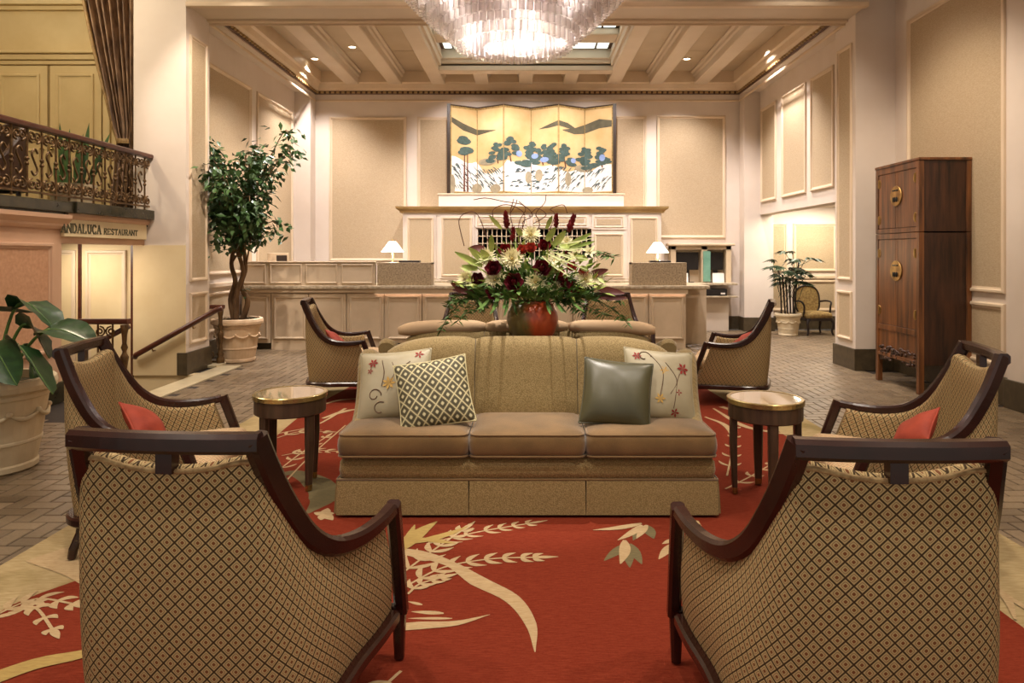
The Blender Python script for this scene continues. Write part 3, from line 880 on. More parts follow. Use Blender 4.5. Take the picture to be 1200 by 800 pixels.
# under the side tables
frond([(318, 560), (350, 535), (385, 512)], 5, .12, .03)
frond([(330, 536), (365, 530), (400, 531)], 5, .12, .03)
frond([(322, 516), (350, 508), (384, 508)], 4, .12, .03)
rug_motif('woven_leaf', 'rug_green', (), [([fl(*p) for p in ((318, 562), (345, 556), (372, 568), (380, 585), (360, 604))], [.05, .10, .18, .18, .02])])
rug_motif('woven_flower', 'rug_cream', [(fl(380, 605), fl(q[0], q[1]), .06, 0) for q in ((368, 603), (376, 612), (390, 612), (392, 604), (384, 598))])
rug_motif('woven_stem', 'rug_cream', (), [([fl(*p) for p in ((405, 500), (360, 540), (318, 585))], [.012, .012, .012]), ([fl(*p) for p in ((325, 510), (370, 500), (405, 480))], [.014, .02, .03])])
frond([(852, 560), (858, 530), (862, 500)], 5, .13, .03)
frond([(850, 575), (880, 560), (905, 545)], 4, .12, .03)
rug_motif('woven_leaf', 'rug_cream', (), [([fl(*p) for p in ((836, 480), (870, 500), (905, 508), (940, 512))], [.02, .06, .05, .01]), ([fl(*p) for p in ((826, 490), (850, 500), (862, 520))], [.02, .05, .02]), ([fl(*p) for p in ((845, 478), (872, 486), (900, 490))], [.06, .03, .01])])
rug_motif('woven_leaf', 'rug_cream', (), [([fl(*p) for p in ((378, 492), (402, 484), (425, 480))], [.03, .07, .02]), ([fl(*p) for p in ((380, 475), (400, 470), (430, 468))], [.03, .05, .02])])
rug_motif('woven_stem', 'rug_cream', (), [([fl(*p) for p in ((1125, 672), (1160, 690), (1205, 718))], [.02, .03, .03]), ([fl(*p) for p in ((1165, 690), (1180, 705), (1190, 730))], [.02, .04, .01])])
frond([(470, 790), (440, 815), (400, 830)], 4, .12, .03)

# ================================================================== ARMCHAIRS
ARM = [(.42, .21, .585), (.405, .12, .572), (.375, .0, .570), (.338, -.11, .595), (.302, -.20, .665), (.272, -.275, .78), (.25, -.325, .885), (.235, -.36, .97)]
SHELL = [((.402, .182, .553), (.388, .318, .19)), ((.395, .11, .540), (.378, .19, .19)), ((.365, .0, .540), (.355, .03, .19)), ((.342, -.107, .565), (.345, -.11, .19)),
         ((.315, -.195, .63), (.322, -.205, .19)), ((.288, -.272, .745), (.285, -.268, .19)), ((.258, -.330, .86), (.225, -.305, .19)), ((.215, -.345, .900), (.15, -.315, .19)),
         ((.10, -.353, .880), (.07, -.320, .19)), ((0, -.356, .873), (0, -.322, .19))]
def make_chair():
    root = empty('armchair')
    T = [p[0] for p in SHELL] + [(-p[0][0], p[0][1], p[0][2]) for p in reversed(SHELL[:-1])]
    B = [p[1] for p in SHELL] + [(-p[1][0], p[1][1], p[1][2]) for p in reversed(SHELL[:-1])]
    Tc, Bc = cr(T, 5), cr(B, 5); N = len(Tc)
    # outward horizontal normals along the U
    def nrm(C, i):
        d = C[min(i + 1, N - 1)] - C[max(i - 1, 0)]
        return Vector((-d.y, d.x, 0)).normalized()
    # outer back: bottom -> top, rolled over to the inner back
    rows = []; uvs = []; s_ = 0.0
    arc = [0.0]
    for i in range(1, N): arc.append(arc[-1] + ((Tc[i] + Bc[i]) / 2 - (Tc[i - 1] + Bc[i - 1]) / 2).length)
    def col(i, side):
        t, b = Tc[i], Bc[i]; n = nrm(Bc, i) * .5 + nrm(Tc, i) * .5; n.normalize(); out = []
        K = 9
        for k in range(K + 1):
            v = k / K; p = b.lerp(t, v)
            out.append(p + n * (.014 * math.sin(PI * v) if side > 0 else -(.075 - .012 * math.sin(PI * v) - .03 * v)))
        return out
    outer = [col(i, 1) for i in range(N)]; inner = [col(i, -1) for i in range(N)]
    m = MB()
    def uvgrid(cols):
        K = len(cols[0]); mid = N // 2; U = []
        for k in range(K):
            a_ = [0.0]
            for i in range(1, N): a_.append(a_[-1] + (cols[i][k] - cols[i - 1][k]).length)
            U.append([q - a_[mid] for q in a_])
        out = []
        for i in range(N):
            v_ = 0.0; r_ = []
            for k in range(K):
                v_ = cols[i][k].z * 1.03
                r_.append((U[k][i] * .55 + U[1][i] * .45, v_))
            out.append(r_)
        return out
    uvo = uvgrid(outer)
    m.grid(outer, uv=uvo)
    m.build('outer_back', 'chair_fabric', root, smooth=True)
    m = MB()
    # the roll along the top edge joined with the inner face
    pad = []
    for i in range(N):
        o_, n_ = outer[i][-1], inner[i][-1]; mid = (o_ + n_) / 2; up = Vector((0, 0, .016))
        pad.append([o_, o_.lerp(n_, .15) + up * .7, mid + up, n_.lerp(o_, .15) + up * .7, n_] + inner[i][::-1][1:])
    m.grid(pad[::-1], uv=uvgrid(pad)[::-1])
    # close the two front ends
    for e in (0, N - 1):
        a, b = outer[e], inner[e]
        m.grid([a, b] if e == 0 else [b, a], uv=[[(0, p.z) for p in a], [(.05, p.z) for p in b]])
    m.build('inner_back', 'chair_fabric', root, smooth=True)
    # welt piping at the top of the outer cover
    MB().tube([o_[-1] + Vector((0, 0, .004)) for o_ in outer], .0075, 6).build('piping', 'piping_cloth', root, smooth=True)
    # timber: arms, posts, top rail, seat rail
    for s_ in (1, -1):
        P = cr([(p[0] * s_, p[1], p[2]) for p in ARM], 4); L = []
        for i, p in enumerate(P):
            d = P[min(i + 1, len(P) - 1)] - P[max(i - 1, 0)]
            L.append(Vector((d.y, -d.x, 0)).normalized())
        hh = [.040 + .026 * min(1, i / (len(P) - 8)) for i in range(len(P))]
        MB().sweep(P, L, .046, [min(h, .062) for h in hh]).build('arm_rail', 'chair_wood', root)
        a = Vector((.424 * s_, .218, .598)); b = Vector((.412 * s_, .366, .165))
        MB().sweep([a, a.lerp(b, .5) + Vector((0, .004, 0)), b], [Vector((1, 0, 0))] * 3, .046, [.05, .046, .044]).build('front_post', 'chair_wood', root)
        MB().sweep([(.405 * s_, .362, .165), (.405 * s_, .364, 0.0)], [Vector((1, 0, 0))] * 2, [.046, .032], [.046, .032]).build('leg', 'chair_wood', root)
        MB().sweep([(.280 * s_, -.235, .19), (.288 * s_, -.246, .11), (.302 * s_, -.275, .04), (.306 * s_, -.281, 0)], [Vector((1, 0, 0))] * 4, [.046, .042, .036, .032], [.05, .044, .036, .032]).build('leg', 'chair_wood', root)
    P = [Vector((.25 - .05 * k, -.362 - .018 * (1 - ((.25 - .05 * k) / .25) ** 2), .958)) for k in range(11)]
    MB().sweep(P, [Vector((0, 1, 0))] * 11, .05, .052).build('top_rail', 'chair_wood', root)
    MB().box(-.022, .022, -.372, -.340, .875, .94).build('rail_block', 'chair_wood', root)
    rail = [Vector((p.x, p.y, .170)) + nrm(Bc, i_) * .012 for i_, p in enumerate(Bc)]
    MB().sweep(rail, [nrm(Bc, i) for i in range(N)], .04, .044).build('seat_rail', 'chair_wood', root)
    MB().box(-.40, .40, .335, .37, .151, .193).build('front_rail', 'chair_wood', root, bevel=.005)
    # upholstered seat: deck and cushion
    def trap(d):
        pts = []
        xf, xb, yf, yb = .372 - d, .225 - d, .372 - d, -.215 + d; R = .05
        cor = [(xf, yf), (-xf, yf), (-xb, yb), (xb, yb)]
        for i in range(4):
            p = Vector(cor[i]); a = Vector(cor[i - 1]); b = Vector(cor[(i + 1) % 4])
            u = p + (a - p).normalized() * R; v = p + (b - p).normalized() * R
            for k in range(6):
                t = k / 5; pts.append(tuple((u * (1 - t) + p * t) * (1 - t) + (p * (1 - t) + v * t) * t))
        return pts
    MB().rings(trap, [(.012, .19), (.008, .20), (.008, .315), (.014, .325)]).build('seat_deck', 'seat_fabric', root, smooth=False)
    MB().rings(trap, [(.02, .325), (.004, .335), (-.004, .36), (-.004, .385), (.004, .41), (.022, .428), (.07, .44), (.14, .447), (.2, .45)]).build('seat_cushion', 'seat_fabric', root, smooth=True)
    return root
chair0 = make_chair()
CH = [(-.89, 2.10, 5, 'armchair with its diamond-patterned back to the viewer, front left'),
      (.915, 2.026, 2, 'armchair with its diamond-patterned back to the viewer, front right'),
      (-1.93, 3.57, 79, 'dark-framed armchair left of the sofa, its open seat holding a red cushion'),
      (1.87, 3.42, -75, 'dark-framed armchair in front of the tall cabinet, holding a red cushion'),
      (-1.88, 6.98, 80, 'small-looking far armchair on the left, before the panelled reception desk'),
      (2.05, 6.80, -70, 'small-looking far armchair on the right, beside the open floor to the passage'),
      (-.66, 7.75, 180, 'half-hidden armchair behind the flowers, left of the vase'),
      (.95, 7.70, 180, 'half-hidden armchair behind the flowers, right of the vase')]
for i, (x, y, th, lab) in enumerate(CH):
    o = chair0 if i == 0 else copy_tree(chair0)
    o.location = (x, y, RZ + .006); o.rotation_euler = (0, 0, math.radians(-th))
    tag(o, lab, 'armchair', 'dark-framed armchairs around the sofas')

# ================================================================== PILLOWS
def pillow_fn(w_, h_, th):
    def f(u, v, side=1):
        # u,v in -1..1
        pin = 1 - .07 * (1 - (abs(u) * abs(v)) ** 1.2)  # concave edges, pointed corners
        k = 1 - .055 * (u * u * (1 - v * v) if abs(u) > abs(v) else v * v * (1 - u * u))
        z = th / 2 * max(0.0, (1 - abs(u) ** 2.6)) ** .55 * max(0.0, (1 - abs(v) ** 2.6)) ** .55
        return Vector((u * w_ / 2 * k, v * h_ / 2 * k, side * z))
    return f
def pillow(name, w_, h_, th, mat, M, label, group=None, cat='cushion', uvk=1.0):
    root = empty(name, M.translation, 0, label, cat, group)
    root.rotation_euler = M.to_euler()
    f = pillow_fn(w_, h_, th); m = MB(); K = 22
    cs_ = [math.sin(PI / 2 * (2 * k / K - 1)) for k in range(K + 1)]
    for sd in (1, -1):
        rows = [[f(u, v, sd) + Vector((0, 0, sd * .004 * math.sin(6 * u + 3 * v) * (1 - u * u) * (1 - v * v))) for u in cs_] for v in cs_]
        uv = [[(u * w_ / 2, v * h_ / 2) for u in cs_] for v in cs_]
        if sd < 0: rows = rows[::-1]; uv = uv[::-1]
        m.grid(rows, uv=uv)
    m.build('cover', mat, root, smooth=True)
    loop = [f(*q) for q in [(u, -1) for u in cs_] + [(1, v) for v in cs_[1:]] + [(u, 1) for u in cs_[::-1][1:]] + [(-1, v) for v in cs_[::-1][1:]]]
    MB().tube(loop, .0055, 6, caps=False).build('piping', mat, root, smooth=True)
    return root, f
def lean(loc, tilt, yaw, roll):
    """pillow local z faces the viewer (-Y), leaned back by tilt"""
    return Matrix.Translation(loc) @ Matrix.Rotation(yaw, 4, 'Z') @ Matrix.Rotation(PI / 2 - tilt, 4, 'X') @ Matrix.Rotation(roll, 4, 'Z')
def on(f, u, v, lift=.003):
    return f(u, v) + Vector((0, 0, lift))
def embroider(root, f, flowers, vines, curls):
    for (u, v, r, mat, n) in flowers:
        m = MB()
        for k in range(n):
            a = 2 * PI * k / n
            p = [on(f, u, v), on(f, u + r * .6 * math.cos(a - .35), v + r * .6 * math.sin(a - .35)), on(f, u + r * math.cos(a), v + r * math.sin(a)), on(f, u + r * .6 * math.cos(a + .35), v + r * .6 * math.sin(a + .35))]
            m.poly(p)
        m.build('embroidered_flower', mat, root)
    for pts in vines:
        P = cr([(a, b, 0) for a, b in pts], 6)
        MB().tube([on(f, p.x, p.y, .002) for p in P], .0022, 4).build('embroidered_stem', 'thread_brown', root)
    for (u, v, r, a0, a1) in curls:
        P = [on(f, u + r * (1 - .12 * k / 4) * math.cos(a0 + (a1 - a0) * k / 20), v + r * (1 - .6 * k / 20) * math.sin(a0 + (a1 - a0) * k / 20), .002) for k in range(21)]
        MB().tube(P, .0032, 4).build('embroidered_curl', 'thread_brown', root)

# ================================================================== SOFAS
def back_section(x0, x1, yo, mat, zt=.915, ends=(0, 0), roll=False):
    m = MB(); rows = []; uv = []; K = 14
    for i in range(K + 1):
        x = x0 + (x1 - x0) * i / K; e = min(i, K - i) / K
        dip = .016 * math.exp(-(e * 16)) 
        top = zt - .085 * max(0, (abs(x) - .45) / .45) ** 2.6
        sec = [(.46, .34), (.455, .46), (.475, .56), (.50, .68), (.525, .79), (.545, .86), (.575, .90), (.62, .915), (.665, .905), (.70, .87), (.715, .8), (.73, .55), (.735, .30)]
        r = []; u_ = []; acc = 0; prev = None
        for (y, z) in sec:
            zz = .34 + (z - .34) * (top - .34) / (.915 - .34) if z > .34 else z
            yy = y + dip if y < .62 else y - dip
            r.append((x, yo + yy, zz - (dip if z > .88 else 0)))
            acc += 0 if prev is None else math.hypot(yy - prev[0], zz - prev[1]); prev = (yy, zz)
            u_.append((x, acc))
        rows.append(r); uv.append(u_)
    m.grid(rows[::-1], uv=uv[::-1])
    for e in (0, K):
        r = rows[e]; m.poly(r if e else r[::-1], uv=[(p[1], p[2]) for p in (r if e else r[::-1])])
    return m
def make_sofa(name, label, rolls):
    root = empty(name, (0, 0, 0), 0, label, 'sofa')
    W = 1.04
    MB().box(-W + .02, W - .02, .06, .72, .06, .33).build('base', 'sofa_fabric', root)
    # upholstered front rail under the cushions
    rr = rrect(0, .38, 2 * W - .01, .72, .04)
    MB().rings(rr, [(.03, .185), (.004, .20), (-.004, .245), (.0, .29), (.02, .318), (.06, .325)]).build('seat_rail', 'sofa_fabric', root, smooth=True)
    # three cushions reaching out over the front
    xs = [(-1.035, -.322), (-.316, .316), (.322, 1.035)]
    for (a, b) in xs:
        rr = rrect((a + b) / 2, .245, b - a, .52, .045)
        MB().rings(rr, [(.03, .322), (.006, .332), (-.003, .36), (-.005, .39), (-.003, .42), (.004, .447), (.02, .460), (.06, .470), (.12, .478), (.2, .482)]).build('seat_cushion', 'sofa_velvet', root, smooth=True)
        for (d, z) in ((.002, .333), (.005, .449)):
            o_ = rr(d); MB().tube([(p[0], p[1], z) for p in o_] + [(o_[0][0], o_[0][1], z)], .006, 6, caps=False).build('cushion_piping', 'sofa_velvet', root, smooth=True)
    # back in three sections
    for (a, b) in ((-.885, -.328), (-.324, .308), (.312, .885)):
        back_section(a, b, 0, 'sofa_fabric').build('back_section', 'sofa_fabric', root, smooth=True)
    # sloping arms
    for s_ in (1, -1):
        prof = cr([(.20, .455, 0), (.28, .475, 0), (.38, .53, 0), (.48, .625, 0), (.56, .735, 0), (.62, .80, 0), (.69, .825, 0), (.735, .80, 0)], 3)
        rows = []; uv = []
        for q in prof:
            y, z = q.x, q.y
            fl_ = .05 * (z - .45) / .4
            sec = [(.925, .30), (.925 + fl_ * .4, z - .035), (.94 + fl_, z - .008), (.97 + fl_, z), (1.005 + fl_, z - .006), (1.028 + fl_, z - .03), (1.035, .30)]
            rows.append([(s_ * a, y, b) for (a, b) in sec]); uv.append([(y, a + b) for (a, b) in sec])
        if s_ < 0: rows = rows[::-1]; uv = uv[::-1]
        m = MB(); m.grid(rows, uv=uv)
        for e in (0, -1): m.poly(rows[e] if (e == 0) else rows[e][::-1])
        m.build('arm', 'sofa_fabric', root, smooth=True)
    # skirt: panels with kick pleats
    def skirt(pts):
        P = [Vector((p[0], p[1], 0)) for p in pts]; d = (P[1] - P[0]); n_ = Vector((d.y, -d.x, 0)).normalized()
        rows = []
        for k, z in enumerate((.198, .19, .12, .05, .012)):
            off = (.006, .010, .016, .020, .022)[k]
            rows.append([(p.x + n_.x * off + d.x * (t_ - .5) * .01 * k / 4, p.y + n_.y * off + d.y * (t_ - .5) * .01 * k / 4, z) for t_ in [j / 8 for j in range(9)] for p in [P[0] + d * t_]])
        m = MB(); m.grid(rows[::-1], uv=[[(p[0] + p[1], p[2]) for p in r] for r in rows[::-1]])
        back = [[(p[0] - n_.x * .012, p[1] - n_.y * .012, p[2]) for p in r] for r in rows]
        m.grid(back); m.grid([rows[0], back[0]]); m.grid([back[-1], rows[-1]])
        m.grid([[r[0] for r in rows], [r[0] for r in back]]); m.grid([[r[-1] for r in back], [r[-1] for r in rows]])
        m.build('skirt_panel', 'sofa_fabric', root)
    for (a, b) in ((-1.04, -.325), (-.316, .316), (.325, 1.04)): skirt([(a, .025), (b, .025)])
    skirt([(1.04, .03), (1.04, .72)]); skirt([(-1.04, .72), (-1.04, .03)]); skirt([(1.04, .73), (-1.04, .73)])
    MB().tube([(-1.045, .72, .2), (-1.045, .02, .2), (1.045, .02, .2), (1.045, .72, .2)], .007, 6).build('skirt_welt', 'sofa_velvet', root, smooth=True)
    if rolls:
        for (a, b) in ((-.93, -.30), (-.295, .30), (.305, .94)):
            P = [Vector((a + (b - a) * k / 12, .655, .905 - .03 * max(0, (abs(a + (b - a) * k / 12) - .6) / .34) ** 2)) for k in range(13)]
            R = [.028 if k in (0, 12) else (.044 if k in (1, 11) else .05) for k in range(13)]
            m = MB(); m.tube(P, R, 14); m.build('bolster', 'bolster_fabric', root, smooth=True)
    return root
sofa = make_sofa('sofa', 'gold woven three-seat sofa with sloping arms and pleated skirt, facing the viewer', False)
sofa.location = (0, 3.72, RZ + .005)
sofa2 = make_sofa('sofa', 'second sofa behind the vase, only its pale rolled back showing', True)
sofa2.location = (0, 5.64, RZ + .005); sofa2.rotation_euler = (0, 0, PI)
# throw pillows on the sofa
p1, f1_ = pillow('throw_pillow', .44, .41, .14, 'satin_cream', lean((-.79, 4.06, .675), .42, -.15, .10), 'cream embroidered throw pillow behind the diamond one, left end of sofa', 'throw pillows on the sofa')
embroider(p1, f1_, [(-.55, .62, .16, 'thread_red', 6), (.72, .82, .14, 'thread_red', 5), (-.05, -.02, .20, 'thread_gold', 7), (.25, .35, .14, 'thread_gold', 6), (-.62, .38, .10, 'thread_red', 5)],
          [[(-.3, .7), (-.2, .3), (-.25, -.1)], [(0, .6), (.1, .3), (-.02, 0)], [(.5, .6), (.3, .4), (.2, .1)]], [(-.45, -.35, .2, 0, 6), (-.3, -.75, .22, 1, 5)])
pillow('throw_pillow', .42, .40, .13, 'pillow_diamond', lean((-.535, 3.92, .655), .50, .10, .16), 'black and cream diamond-lattice throw pillow on the sofa', 'throw pillows on the sofa')
p3, f3_ = pillow('throw_pillow', .43, .42, .13, 'satin_cream', lean((.785, 4.06, .675), .40, .20, -.12), 'cream embroidered throw pillow behind the green one, right end of sofa', 'throw pillows on the sofa')
embroider(p3, f3_, [(.62, .45, .20, 'thread_red', 6), (-.7, .75, .14, 'thread_red', 6), (.05, .35, .14, 'thread_gold', 6), (-.1, -.45, .16, 'thread_gold', 6), (.35, -.82, .14, 'thread_red', 5), (.45, -.25, .10, 'thread_red', 4)],
          [[(-.3, .8), (0, .3), (-.1, -.4)], [(.5, .3), (.4, 0), (.3, -.7)], [(.1, .6), (.4, .1), (.2, -.3)]], [(-.5, .75, .2, 0, 5)])
pillow('throw_pillow', .40, .39, .14, 'green_satin', lean((.515, 3.94, .65), .48, -.06, -.10), 'dark olive satin throw pillow on the sofa', 'throw pillows on the sofa')
# red cushions on the armchairs
for (i, sx_, lab) in ((2, 1, 'small rust-red velvet cushion on the armchair left of the sofa'), (3, -1, 'small rust-red velvet cushion on the armchair by the cabinet'),
                      (4, 1, 'tiny-looking red cushion on the far left armchair'), (5, -1, 'tiny-looking red cushion on the far right armchair')):
    x, y, th, _ = CH[i]; a = math.radians(th)
    f_ = Vector((math.sin(a), math.cos(a), 0))
    M = Matrix.Translation(Vector((x, y, .0)) - f_ * .06 + Vector((0, 0, .56))) @ Matrix.Rotation(-a, 4, 'Z') @ Matrix.Rotation(-(PI / 2 - .75), 4, 'X') @ Matrix.Rotation(PI / 4 + .12, 4, 'Z')
    pillow('throw_pillow', .25, .25, .10, 'rose_velvet', M, lab, 'red cushions on the armchairs')

# ================================================================== SIDE TABLES
def make_table():
    root = empty('side_table')
    MB().lathe([(.205, .455), (.214, .462), (.214, .545), (.205, .548)], 40).build('apron', 'table_wood', root, smooth=False)
    MB().lathe([(.214, .546), (.222, .549), (.222, .574), (.216, .578), (.200, .578), (.200, .572)], 48).build('brass_rim', 'brass', root)
    MB().lathe([(.203, .560), (.203, .5755)], 48).build('glass_top', 'table_glass', root)
    for k in range(4):
        a = PI / 4 + k * PI / 2 + .18; d = Vector((math.cos(a), math.sin(a), 0))
        P = [d * .185 + Vector((0, 0, .47)), d * .187 + Vector((0, 0, .30)), d * .182 + Vector((0, 0, .15)), d * .178 + Vector((0, 0, .035))]
        lg = MB().sweep(P, [d] * 4, [.040, .040, .034, .028], [.058, .056, .048, .040]).build('leg', 'table_wood', root)
        MB().sweep([d * .178 + Vector((0, 0, .036)), d * .177], [d] * 2, [.030, .026], [.042, .038]).build('foot_cap', 'old_brass', lg)
    return root
tb0 = make_table(); tb0.location = (-1.475, 4.25, RZ + .005)
tag(tb0, 'round glass-topped side table with brass rim left of the sofa', 'side table', 'round side tables')
tb1 = copy_tree(tb0); tb1.location = (1.425, 4.09, RZ + .005); tb1.rotation_euler = (0, 0, .5)
tb1['label'] = 'round glass-topped side table with brass rim right of the sofa'
# console between the two sofas that carries the vase
cn = empty('console_table', (0, 4.70, RZ + .005), 0, 'narrow console between the two sofas under the vase', 'table')
MB().box(-.7, .7, -.16, .16, .80, .83).build('top', 'table_wood', cn, bevel=.006)
for sx_ in (-1, 1):
    for sy_ in (-1, 1):
        MB().box(sx_ * .66 - .025, sx_ * .66 + .025, sy_ * .12 - .025, sy_ * .12 + .025, 0, .80).build('leg', 'table_wood', cn)

# ================================================================== RECEPTION
CY = 10.4
CT = .955
desk = empty('reception_desk', (-1.0, CY, 0), 0, 'long cream panelled reception desk across the back of the hall', 'reception desk')
def P(mb, name, mat, par, **k): return mb.build(name, mat, par, world=True, **k)
DXL, DXR = -4.36, 2.42
P(MB().box(DXL, DXR, CY + .03, CY + .55, .10, CT - .03), 'body', 'counter_paint', desk)
P(MB().box(DXL, DXR, CY + .09, CY + .5, 0, .10), 'toe_kick', 'baseboard_stone', desk)
xs = []
x = DXR
while x > DXL + .3:
    xs.append((max(x - .575, DXL), x)); x -= .575
for (a, b) in xs:
    P(MB().box(a + .008, b - .008, CY, CY + .03, .10, CT - .10), 'front_panel', 'counter_paint', desk)
    f = panel(desk, ('y', CY, -1), a + .045, b - .045, .16, CT - .14, mould='counter_paint', field='counter_paint', k=.75)
for k, (a, b) in enumerate(xs):
    if k % 2 == 0: P(MB().box(a + .01, b - .01, CY - .012, CY + .06, 0, .10), 'base_block', 'counter_paint', desk)
P(MB().box(DXL, DXR + .35, CY - .06, CY + .62, CT - .03, CT + .02), 'worktop', 'counter_stone', desk, bevel=.008)
P(MB().box(DXL, DXR, CY - .03, CY + .03, CT - .09, CT - .03), 'worktop_moulding', 'counter_paint', desk, bevel=.012)
P(MB().box(-2.3, DXR, CY - .022, CY - .008, CT - .096, CT - .088), 'light_strip', 'strip_glow', desk)
P(MB().box(-2.32, DXR + .02, CY - .042, CY - .030, CT - .108, CT - .028), 'light_lip', 'counter_paint', desk)
# raised screen on the left half
ex = px(441, 307, CY + .1).x
P(MB().box(DXL, ex, CY + .02, CY + .10, CT + .02, 1.325), 'desk_screen', 'counter_paint', desk)
P(MB().box(DXL, ex, CY - .0, CY + .14, 1.325, 1.345), 'screen_cap', 'counter_paint', desk, bevel=.006)
a = ex
while a > DXL + .2:
    b = a - .545
    panel(desk, ('y', CY + .02, -1), max(b, DXL) + .03, a - .03, CT + .05, 1.305, mould='counter_paint', field='counter_paint', k=.6); a = b
for (x0, x1, lab) in ((441.5, 505, 'speckled granite block on the desk below the left table lamp'), (741, 805, 'speckled granite block on the desk below the right table lamp')):
    A = px(x0, 334, CY); B = px(x1, 307.5, CY)
    blk = empty('granite_block', ((A.x + B.x) / 2, CY + .12, CT + .02), 0, lab, 'granite block', 'granite blocks on the desk')
    w_ = (B.x - A.x) / 2; h_ = 1.325 - CT - .02
    MB().box(-w_, w_, -.10, -.06, 0, h_).build('front_slab', 'granite', blk, bevel=.004)
    for s_ in (-1, 1): MB().box(s_ * w_ - (.03 if s_ > 0 else 0), s_ * w_ + (.03 if s_ < 0 else 0), -.06, .22, 0, h_).build('side_slab', 'granite', blk, bevel=.004)
    MB().box(-w_, w_, -.06, .22, h_ - .03, h_).build('top_slab', 'granite', blk, bevel=.004)
    sc_ = empty('monitor', ((A.x + B.x) / 2 + .05, CY + .22, CT + .02 + h_), 0, 'low black device on top of the %s granite block' % ('left' if x0 < 600 else 'right'), 'monitor', 'black devices on the granite blocks')
    MB().box(-.16, .16, -.05, .10, 0, .03).build('case', 'screen_black', sc_, bevel=.005)
    MB().box(-.14, .14, -.055, -.05, .004, .024).build('edge', 'mail_dark', sc_)
# table lamps
def lamp(X, Y, z0, zt, lab):
    L = empty('table_lamp', (X, Y, z0), 0, lab, 'lamp', 'lit table lamps behind the desk')
    h = zt - z0
    MB().lathe([(.07, 0), (.072, .012), (.05, .022), (.02, .035), (.014, .06)], 18).build('base', 'lamp_brass', L, smooth=True)
    MB().lathe([(.013, .05), (.022, .08), (.03, .12), (.018, .17), (.012, .22), (.02, .25), (.012, .27), (.009, h - .16)], 14).build('stem', 'lamp_brass', L, smooth=True)
    MB().lathe([(.185, h - .19), (.06, h - .02), (.056, h - .02), (.181, h - .19)], 26, caps=False).build('lamp_shade', 'lamp_shade', L, smooth=True)
    MB().lathe([(.006, h - .05), (.012, h - .01), (.004, h + .02)], 10).build('finial', 'lamp_brass', L, smooth=True)
    MB().ball((0, 0, h - .12), .03).build('bulb', 'bulb_glow', L, smooth=True)
    point('lamp_light', (X, Y, zt - .21), 16, (1.0, .80, .50), .04)
lamp(px(460, 0, 11.15).x, 11.15, CT + .02, px(0, 281.5, 11.15).z, 'small lit brass table lamp with white cone shade, left side of desk')
lamp(px(770.5, 0, 11.15).x, 11.15, CT + .02, px(0, 282.5, 11.15).z, 'small lit brass table lamp with white cone shade, right side of desk')
# inner work counter that carries the lamps
wc = empty('work_counter', (0, 11.1, 0), 0, 'lower inner work counter behind the reception desk', 'counter')
P(MB().box(-4.3, 2.9, 11.03, 11.40, CT - .02, CT + .02), 'worktop', 'counter_stone', wc, bevel=.006)
P(MB().box(-4.3, 2.9, 11.06, 11.38, .0, CT - .02), 'body', 'counter_paint', wc)

# back bar cabinet with pigeonholes
BY = 12.3
bb = empty('back_bar_cabinet', (0.08, BY, 0), 0, 'cream panelled back-bar cabinet with pigeonholes behind the flowers', 'cabinet')
bx0, bx1 = px(472, 0, BY).x, px(775, 0, BY).x
sl0, sl1, sz0, sz1 = px(560, 0, BY).x, px(693, 0, BY).x, px(0, 302, BY).z, px(0, 268, BY).z
P(MB().box(bx0, sl0, BY, YB - .04, .0, 2.22), 'body', 'paint', bb); P(MB().box(sl1, bx1, BY, YB - .04, .0, 2.22), 'body', 'paint', bb)
P(MB().box(sl0, sl1, BY, YB - .04, 0, sz0), 'body', 'paint', bb); P(MB().box(sl0, sl1, BY, YB - .04, sz1, 2.22), 'body', 'paint', bb)
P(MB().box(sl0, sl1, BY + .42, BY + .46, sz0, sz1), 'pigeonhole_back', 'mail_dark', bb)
for k in range(1, 24): P(MB().box(sl0 + (sl1 - sl0) * k / 24 - .006, sl0 + (sl1 - sl0) * k / 24 + .006, BY + .02, BY + .42, sz0, sz1), 'divider', 'trim_paint', bb)
for k in range(1, 4): P(MB().box(sl0, sl1, BY + .015, BY + .42, sz0 + (sz1 - sz0) * k / 4 - .006, sz0 + (sz1 - sz0) * k / 4 + .006), 'shelf', 'trim_paint', bb)
P(run([(bx1 + .02, YB - .05), (bx1 + .02, BY - .0), (bx0 - .02, BY - .0), (bx0 - .02, YB - .05)], [(0.001, 2.20), (.03, 2.20), (.04, 2.235), (.09, 2.27), (.10, 2.31), (0.001, 2.31)]), 'cornice', 'gold_trim', bb)
P(MB().box(bx0 - .02, bx1 + .02, BY, YB - .05, 2.22, 2.30), 'top', 'paint', bb)
def door_on(par, x0, x1, y0, y1, name='door', k=.7):
    a, b = px(x0, y1, BY), px(x1, y0, BY)
    d = P(MB().box(a.x, b.x, BY - .022, BY, a.z, b.z), name, 'paint', par)
    frame_mb(('y', BY - .022, -1), a.x + .04, b.x - .04, a.z + .04, b.z - .04, k=k).build('door_moulding', 'trim_paint', d)
    MB().box(a.x + .085, b.x - .085, BY - .028, BY - .022, a.z + .085, b.z - .085).build('door_panel', 'panel_field', d)
    return d
for r in ((475, 511, 252, 326), (515, 556, 252, 326), (693.5, 733, 271, 326), (736, 773, 252, 326)): door_on(bb, *r)
for r in ((557, 620, 251, 266.5), (622, 690, 251, 266.5), (693.5, 733, 251, 269)): door_on(bb, *r, name='drawer', k=.4)
P(MB().box(bx0 - .05, bx1 + .05, BY - .12, BY, .93, .98), 'ledge', 'counter_stone', bb, bevel=.006)
